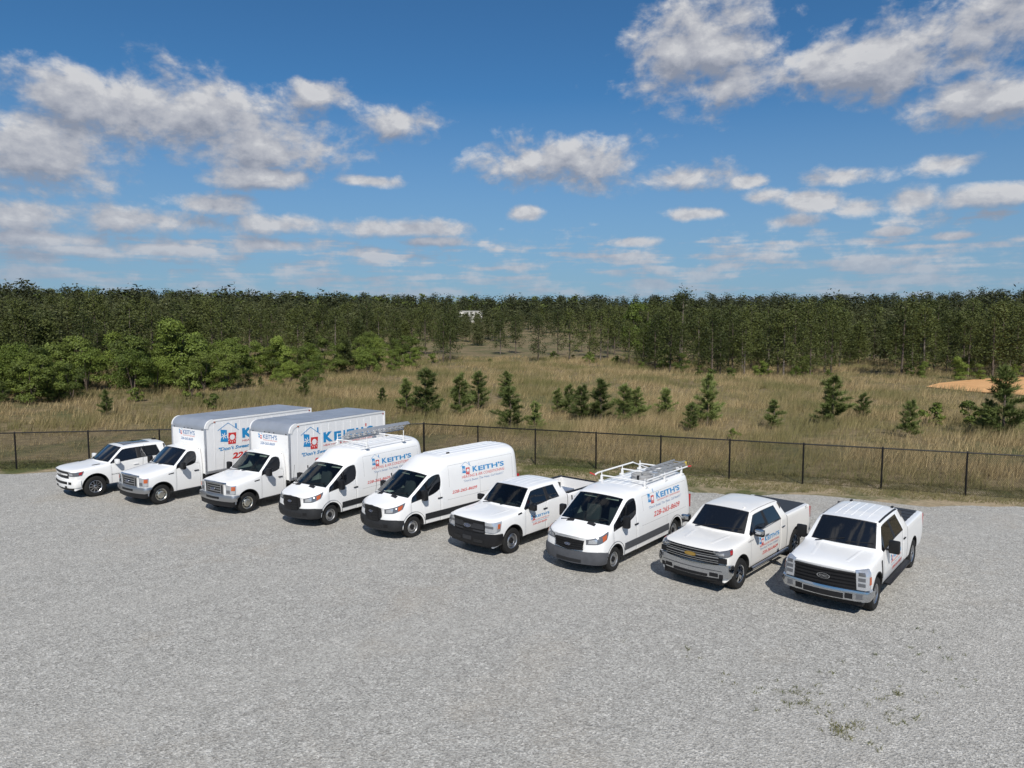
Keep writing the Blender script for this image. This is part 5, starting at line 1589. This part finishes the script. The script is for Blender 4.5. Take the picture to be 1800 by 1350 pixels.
def broadleaf(r, H, W, n=2600, leaf=.17):
    parts = []
    for k in range(r.integers(2, 5)):
        a = r.uniform(0, 2 * np.pi); rr_ = r.uniform(.1, .35) * W
        parts.append(cone_trunk([(0, 0, 0), (.4 * rr_ * np.cos(a), .4 * rr_ * np.sin(a), H * .4), (rr_ * np.cos(a), rr_ * np.sin(a), H * .85)], [.018 * H, .012 * H, .01], 5))
    nl = r.integers(18, 26)
    cc = []; cr = []
    for k in range(nl):
        t = r.uniform(.06, .95); rad_ = W * .5 * math.sin(math.pi * min(.93, .18 + t * .78)) ** .7
        a = r.uniform(0, 2 * np.pi); q = rad_ * math.sqrt(r.random()) * .85
        cc.append((q * np.cos(a), q * np.sin(a), H * t)); cr.append(r.uniform(.11, .22) * min(W, H))
    cc = np.array(cc); cr = np.array(cr)
    i = r.choice(nl, n, p=cr ** 2 / (cr ** 2).sum())
    u = rand_unit(r, n); u[:, 2] = np.where(u[:, 2] < -.3, -u[:, 2] * .6, u[:, 2])
    c = cc[i] + u * (cr[i] * r.uniform(.55, 1.08, n) ** .6)[:, None] * np.array([1, 1, .85])
    c[:, 2] = np.maximum(c[:, 2], .12)
    nrm = u + rand_unit(r, n) * .7
    d1 = np.cross(nrm, rand_unit(r, n)); d1 /= np.linalg.norm(d1, axis=1, keepdims=True) + 1e-9
    d2 = np.cross(nrm, d1); d2 /= np.linalg.norm(d2, axis=1, keepdims=True) + 1e-9
    s = leaf * r.uniform(.6, 1.3, (n, 1))
    return merge(parts), tris_from(c, d1 * s, d2 * s * 1.1)
def proto(fn, *a, mats=(m_bark, m_pine)):
    (tv, tf), (lv, lf) = fn(*a)
    res = []
    for nm, v, f, m in (('trunk', tv, tf, mats[0]), ('crown', lv, lf, mats[1])):
        o = mesh_np(nm, v, f, [m]); res.append(o.data); bpy.data.objects.remove(o)
    return res
tr_rng = np.random.default_rng(5)
P_YOUNG = [proto(young_pine, tr_rng, 2.6, mats=(m_bark, m_young)) for _ in range(5)]
P_TALL = [proto(tall_pine, tr_rng, 11.0, 1.0, .30, mats=(m_bark2 if k % 3 == 0 else m_bark, m_pine)) for k in range(6)]
P_BUSHY = [proto(tall_pine, tr_rng, 8.0, 1.5, .30, mats=(m_bark, m_pine)) for k in range(3)]
P_LEAF = [proto(broadleaf, tr_rng, 6.0, 5.4, 8200, .10, mats=(m_bark, m_leaf if k % 2 else m_leaf2)) for k in range(6)]
P_BUSH = [proto(broadleaf, tr_rng, 1.6, 1.9, 900, .09, mats=(m_bark, m_leaf)) for k in range(3)]
def tree(name, pr_, x, y, s, label, cat, group=None, sz=None, rz=None):
    r = empty(name, (x, y, float(height(x, y)) - .05), rz if rz is not None else random.uniform(0, 6.28))
    k = (s, s, sz or s)
    for nm, me in zip(('trunk', 'crown'), pr_):
        o = link_mesh(nm, me, r); o.scale = k
    return tagp(r, label, cat, group)
def at_px(u, v):
    """ground point seen at a pixel of the photograph, on the sloping field"""
    a = (u - CX) / F_PX; b = (CY - v) / F_PX
    c, s = math.cos(PITCH), math.sin(PITCH)
    d = np.array([a, c + b * s, -s + b * c])
    z = 0.0
    for _ in range(12):
        t = (z - 7.064) / d[2]; z = float(height(d[0] * t, d[1] * t))
    return d[0] * t, d[1] * t, t * math.hypot(d[0], d[1])
# young pines standing in the field: (u, v of the foot, height in px, label)
YP = [(715,727,58,'small young pine left of the paired pines behind the high roof van'),(748,729,76,'young pine just right of a smaller one above the high roof van'),(808,731,70,'young pine standing alone in the grass above the bare roofed van'),(841,718,62,'slim young pine further back right of the lone pine'),
 (890,700,45,'narrow young pine top behind the tallest field pine'),(897,754,70,'stout bright green young pine close behind the fence'),(940,754,46,'low young pine close behind the fence right of the stout one'),(980,727,42,'left pine of the loose clump in mid field'),(1000,728,50,'middle pine of the loose clump in mid field'),(1022,738,58,'front pine of the loose clump in mid field'),(1056,736,66,'young pine at the right end of the loose clump'),
 (1096,742,62,'left half of the paired pines in mid field'),(1118,740,55,'right half of the paired pines in mid field'),(1170,729,44,'small round young pine right of the paired pines'),(1214,757,46,'low pine leaning against a taller one near the fence'),(1243,748,82,'tall narrow young pine near the fence'),(1360,754,46,'small pine alone above the pearl white pickup'),(1463,745,72,'broad dark young pine in the right of the field'),(1517,735,38,'small pine beside the broad dark one'),(1598,768,54,'upright small pine near the fence at right'),(1762,770,98,'tallest young pine at the right edge of the field'),(1735,765,50,'low pine at the foot of the tallest right one'),
 (188,729,36,'small dark young pine in the grass at far left'),(535,697,34,'small pine in front of the thicket'),(672,715,32,'little pine left of the paired pines')]
for k, (u, v, hp, lab) in enumerate(YP):
    x, y, D = at_px(u, v); Hm = hp * D / F_PX * 1.05
    tree('young_pine', P_YOUNG[k % 5], x, y, Hm / 2.6 * random.uniform(1.05, 1.35), lab, 'pine tree', 'young pines scattered in the field', sz=Hm / 2.6)
BU = [(375,720,26,'small green bush above the left box truck'),(335,700,40,'rounded green bush at the foot of the thicket'),(1640,745,34,'low leafy bush right of the upright small pine'),(1700,748,36,'low leafy bush left of the tallest right pine'),(1250,665,16,'small round green bush far out in the field'),(1290,772,20,'scrubby bush just behind the fence on the right'),(240,706,22,'scrubby bush in front of the thicket at far left')]
for k, (u, v, hp, lab) in enumerate(BU):
    x, y, D = at_px(u, v); Hm = hp * D / F_PX
    tree('bush', P_BUSH[k % 3], x, y, Hm / 1.6, lab, 'bush', 'bushes in the field')
# broadleaf thicket on the left
rt = random.Random(21)
def rnd_band(n, u0, u1, vf, jit, proto_list, h0, h1, base, name, label, cat, group):
    for k in range(n):
        u = u0 + (u1 - u0) * (k + rt.random()) / n
        v = vf(u) + rt.uniform(-jit, jit)
        if 800 < u < 850 and v < 640:
            continue
        x, y, D = at_px(u, v)
        H = rt.uniform(h0, h1) * (1.0 if rt.random() < .8 else rt.uniform(.6, 1.18))
        if math.sin(u * .021 + 1.0) * math.sin(u * .0083 + v * .05) > .62 and rt.random() < .75:
            continue
        tree(name, proto_list[rt.randrange(len(proto_list))], x, y, H / base, label, cat, group)
ed = lambda u: np.interp(u, [-80, 0, 120, 300, 450, 600, 680, 745], [716, 708, 704, 690, 678, 668, 656, 648])
rnd_band(30, -80, 740, lambda u: ed(u), 3, P_LEAF + P_LEAF + P_YOUNG, 1.8, 3.9, 5.4, 'broadleaf_tree', 'leafy green tree at the front of the thicket on the left', 'tree', 'front trees of the left thicket')
rnd_band(40, -90, 745, lambda u: ed(u) - 14, 5, P_LEAF + P_LEAF + P_BUSHY, 3.0, 5.4, 6.2, 'broadleaf_tree', 'leafy green tree in the middle of the thicket on the left', 'tree', 'middle trees of the left thicket')
rnd_band(40, -90, 700, lambda u: ed(u) - 28, 6, P_LEAF + P_BUSHY + P_TALL, 4.6, 7.2, 8.0, 'thicket_tree', 'tree at the back of the thicket on the left', 'tree', 'back trees of the left thicket')
x, y, D = at_px(312, 684)
tree('broadleaf_tree', P_LEAF[0], x, y, 1.12, 'bright green rounded tree standing out of the thicket', 'tree', None)
# pine stand on the right
er = lambda u: np.interp(u, [1080, 1150, 1300, 1500, 1650, 1900], [640, 652, 662, 664, 660, 668])
rnd_band(34, 1090, 1900, lambda u: er(u) - 2, 4, P_TALL, 7.0, 10.8, 11.0, 'pine_tree', 'tall pine at the front of the stand behind the field on the right', 'pine tree', 'front pines of the right stand')
rnd_band(44, 1060, 1920, lambda u: er(u) - 14, 6, P_TALL, 8.5, 11.5, 11.0, 'pine_tree', 'tall pine in the middle of the stand on the right', 'pine tree', 'middle pines of the right stand')
rnd_band(48, 1060, 1920, lambda u: er(u) - 27, 6, P_TALL + P_BUSHY, 9, 12, 10.5, 'pine_tree', 'tall pine deep in the stand on the right', 'pine tree', 'rear pines of the right stand')
rnd_band(22, 1100, 1860, lambda u: er(u) + 2, 4, P_LEAF, 1.6, 3.4, 6.0, 'understorey_bush', 'leafy bush at the foot of the right pine stand', 'bush', 'bushes under the right pines')
x, y, D = at_px(1130, 640); tree('broadleaf_tree', P_LEAF[2], x, y, 1.5, 'bright green broad tree at the left end of the right pine stand', 'tree', None, sz=1.9)
# scattered pines in the open middle and behind the thicket
rnd_band(16, 760, 1090, lambda u: 628, 9, P_TALL, 8.0, 11.5, 11.0, 'pine_tree', 'pine standing apart in the open middle ground', 'pine tree', 'scattered middle pines')
rnd_band(12, 760, 1090, lambda u: 636, 5, P_BUSH, 1.2, 2.4, 1.6, 'scrub_bush', 'low scrub bush in the open middle ground', 'bush', 'scrub of the middle ground')
rnd_band(46, -120, 800, lambda u: np.interp(u, [-120, 800], [628, 617]), 6, P_TALL + P_BUSHY, 8.5, 11.5, 10.5, 'pine_tree', 'dark pine rising behind the left thicket', 'pine tree', 'pines behind the left thicket')

# far woods: one mass of low detail trees to the ridge
def far_wood(name, n, d0, d1, az0, az1, seed, kinds, keep=None, s0=.75, s1=1.25):
    r = np.random.default_rng(seed)
    protos = []
    for kk in kinds:
        (tv, tf), (lv, lf) = kk(r)
        protos.append(merge([(tv, tf), (lv, lf)]))
    Vs = []; Fs = []; o = 0
    for k in range(n):
        D = math.sqrt(r.uniform(d0 * d0, d1 * d1)); a = r.uniform(az0, az1)
        x, y = D * math.sin(a), D * math.cos(a)
        if keep is not None and not keep(a, D): continue
        if math.sin(x * .045 + 2 * math.sin(y * .02)) * math.sin(y * .037 + x * .012) > .55:
            continue
        v, f = protos[r.integers(len(protos))]
        s = r.uniform(s0, s1); t = r.uniform(0, 6.28); c, si = math.cos(t), math.sin(t)
        q = v * s * np.array([1, 1, r.uniform(.9, 1.15)])
        q = np.stack([q[:, 0] * c - q[:, 1] * si + x, q[:, 0] * si + q[:, 1] * c + y, q[:, 2] + float(height(x, y)) - .2], 1)
        Vs.append(q); Fs.append(f + o); o += len(q)
    ob = mesh_np(name, np.vstack(Vs), np.vstack(Fs), [m_pine_far if 'pine' in name else m_leaf])
    return ob
def k_pine(dens, leaf, per): return lambda r: tall_pine(r, 13.0, dens, leaf, per)
def k_leaf(n, leaf): return lambda r: broadleaf(r, 11.0, 8.5, n, leaf)
fw = far_wood('pine_wood', 1000, 150, 330, -.78, .80, 31, [k_pine(.45, .72, 6), k_pine(.5, .68, 6), k_pine(.45, .75, 6), k_pine(.4, .75, 6)], keep=lambda a, D: not (-.16 < a < .18 and D < 235) and not (.02 < a < .14 and D < 290) and not (a > -.2 and a < -.02 and D < 190) and not (-.075 < a < -.045), s0=.55, s1=.88)
tagp(fw, 'dark pine wood filling the middle distance behind the field', 'wood', kind='stuff')
fw2 = far_wood('far_pine_wood', 1500, 330, 760, -.80, .82, 32, [k_pine(.26, 1.35, 5), k_pine(.28, 1.3, 5), k_pine(.24, 1.4, 5), k_pine(.26, 1.35, 5)], keep=lambda a, D: not (-.08 < a < -.042 and D < 425), s0=.75, s1=1.1)
tagp(fw2, 'distant dark pine wood running up to the skyline', 'wood', kind='stuff')
low = far_wood('low_pine_wood', 46, 215, 405, -.082, -.04, 35, [k_pine(.6, .75, 7), k_pine(.5, .75, 7)], s0=.42, s1=.55)
tagp(low, 'low young pine wood in the dip below the far white building', 'wood', kind='stuff')
fw3 = far_wood('far_broadleaf_wood', 420, 430, 800, -.80, .10, 33, [k_leaf(260, .55), k_leaf(240, .6)])
tagp(fw3, 'distant lighter green broadleaf wood along the ridge', 'wood', kind='stuff')

# ------------------------------------------------------------------ grasses
def blades(name, pts, hgt, width, per, mat, spread=.16, lean=.35, seed=1):
    r = np.random.default_rng(seed)
    n = len(pts) * per
    base = np.repeat(pts, per, 0) + np.concatenate([r.normal(size=(n, 2)) * spread, np.zeros((n, 1))], 1)
    h = np.repeat(hgt, per) * r.uniform(.55, 1.15, n)
    a = r.uniform(0, 2 * np.pi, n)
    w = width * r.uniform(.6, 1.3, n)
    sx_, sy_ = np.cos(a) * w, np.sin(a) * w
    l = r.normal(size=(n, 2)) * lean * h[:, None] + np.array([.26, .0]) * h[:, None]
    p0 = base + np.stack([sx_, sy_, np.zeros(n)], 1); p1 = base - np.stack([sx_, sy_, np.zeros(n)], 1)
    tip = base + np.stack([l[:, 0], l[:, 1], h], 1)
    V = np.stack([p0, p1, tip], 1).reshape(-1, 3); F = np.arange(n * 3).reshape(-1, 3)
    return mesh_np(name, V, F, [mat])
def straw_mat(name, c0, c1, g):
    m = bpy.data.materials.new(name); m.use_nodes = True
    nt = m.node_tree; b = nt.nodes['Principled BSDF']
    ge = nn(nt, 'ShaderNodeNewGeometry'); t = nn(nt, 'ShaderNodeTexCoord')
    big = noise_n(nt, t.outputs['Object'], .10, 4, .6, .5)
    c = ramp_n(nt, ge.outputs['Random Per Island'], [(.05, c0), (.95, c1)])
    c2 = mix_n(nt, maprange(nt, big, .43, .60, 0, .85), c, g)
    lk(nt, c2, b.inputs['Base Color']); b.inputs['Roughness'].default_value = .8; b.inputs['Specular IOR Level'].default_value = .2
    return m
m_straw = straw_mat('dry_grass', (.165, .120, .056), (.47, .365, .195), (.125, .128, .045, 1))
m_green = straw_mat('green_grass', (.045, .062, .018), (.14, .155, .05), (.20, .17, .08, 1))
gr = np.random.default_rng(77)
N = 210000
gx = gr.uniform(-95, 110, N); gy = gr.uniform(22, 150, N)
gb = beyond_fence(gx, gy); gd = np.hypot(gx, gy)
vis = (np.abs(gx) < gy * .80 + 4) & (gb > 1.2)
clay = np.zeros(N, bool)
for (ax_, ay_), (bx_, by_) in zip(cl, cl[1:] + cl[:1]):          # even-odd test against the clay outline
    cr_ = ((ay_ > gy) != (by_ > gy)) & (gx < (bx_ - ax_) * (gy - ay_) / (by_ - ay_ + 1e-9) + ax_)
    clay ^= cr_
dens = np.clip((48 / gd) ** 1.5, .05, 1.0)
patch = .5 + .5 * np.sin(gx * .33 + 2 * np.sin(gy * .21)) * np.sin(gy * .27 + 1.7 * np.sin(gx * .19))
lefts = smoothstep(-6, -16, gx) * smoothstep(17, 9, gb)           # mown slope behind the left run
sandy = (np.hypot(gx + 4.5, (gy - 41.5)) < 3.6)
keep = vis & ~clay & (gr.random(N) < dens * (.45 + .55 * patch) * (1 - .75 * lefts)) & ~(sandy & (gr.random(N) < .85))
gx, gy, gb, gd, patch, lefts = (q[keep] for q in (gx, gy, gb, gd, patch, lefts))
hg = (.45 + .55 * patch) * (.55 + .45 * smoothstep(1, 7, gb)) * (1 - .55 * lefts) * 1.05
wdt = .010 * np.clip(gd / 45, 1, 2.6)
pts = np.stack([gx, gy, height(gx, gy) - .04], 1)
o = blades('dry_grass', pts, hg, np.repeat(wdt, 9), 9, m_straw, spread=.17, lean=.28, seed=4)
tagp(o, 'tall dry tan grass covering the field behind the fence', 'grass', kind='stuff')
# green grass along the fence
N = 60000
t_ = gr.uniform(-36, 40, N); o_ = gr.uniform(-2.2, 3.6, N)
pp = np.array([along(a, b) for a, b in zip(t_, o_)])
lim = np.interp(t_, [-60, -22, -16, -4, 0, 6, 12, 20, 30, 60], [.5, .5, .2, .3, 1.6, 2.6, 2.5, 1.6, 1.0, .8])
pn = np.sin(pp[:, 0] * 1.1 + np.sin(pp[:, 1] * .9) * 2) * np.sin(pp[:, 1] * 1.3 + 1.0) * .5 + .5
k_ = (o_ < lim) & (gr.random(N) < .25 + .75 * pn) & (np.abs(pp[:, 0]) < pp[:, 1] * .8 + 3)
pp = pp[k_]
o = blades('green_grass', np.stack([pp[:, 0], pp[:, 1], np.full(len(pp), -.01)], 1), gr.uniform(.05, .16, len(pp)), .009, 5, m_green, spread=.07, lean=.45, seed=6)
tagp(o, 'short green grass along the foot of the fence', 'grass', kind='stuff')
# weeds coming through the gravel at the lower right
wp = []
for (u, v, n, s) in [(1490, 1287, 26, .22), (1415, 1222, 16, .25), (1585, 1222, 12, .18), (1440, 1250, 12, .35), (1555, 1255, 12, .3), (1330, 1200, 9, .5), (1510, 1180, 8, .6), (1700, 1190, 6, .5), (1640, 1130, 6, .6), (1240, 1140, 5, .6)]:
    x, y, D = at_px(u, v)
    for k in range(n):
        wp.append((x + gr.normal() * s, y + gr.normal() * s * .8, 0))
wp = np.array(wp)
o = blades('gravel_weeds', wp, gr.uniform(.03, .09, len(wp)), .007, 9, m_green, spread=.035, lean=.8, seed=8)
tagp(o, 'sparse green weeds growing through the gravel at lower right', 'weeds', kind='stuff')

# ------------------------------------------------------------------ far building
fb = empty('far_building', (-25.2, 420, float(height(-25.2, 420)) - .3), R(4))
tagp(fb, 'small white building among trees on the far ridge', 'building')
box('wall', (0, 0, 3.2), (15, 9, 6.4), pbr('far_white_wall', (.72, .70, .66), .8), fb, .02)
box('roof', (0, 0, 6.6), (15.8, 9.8, .5), pbr('far_roof', (.50, .49, .47), .7), fb, .05)
for k in range(4):
    w_ = box('window', (-5.4 + k * 3.6, -4.53, 4.6), (1.6, .08, 1.2), glass_dark, fb, .01)
    box('frame', (-5.4 + k * 3.6, -4.52, 3.95), (1.8, .14, .10), rackw, w_, .01)
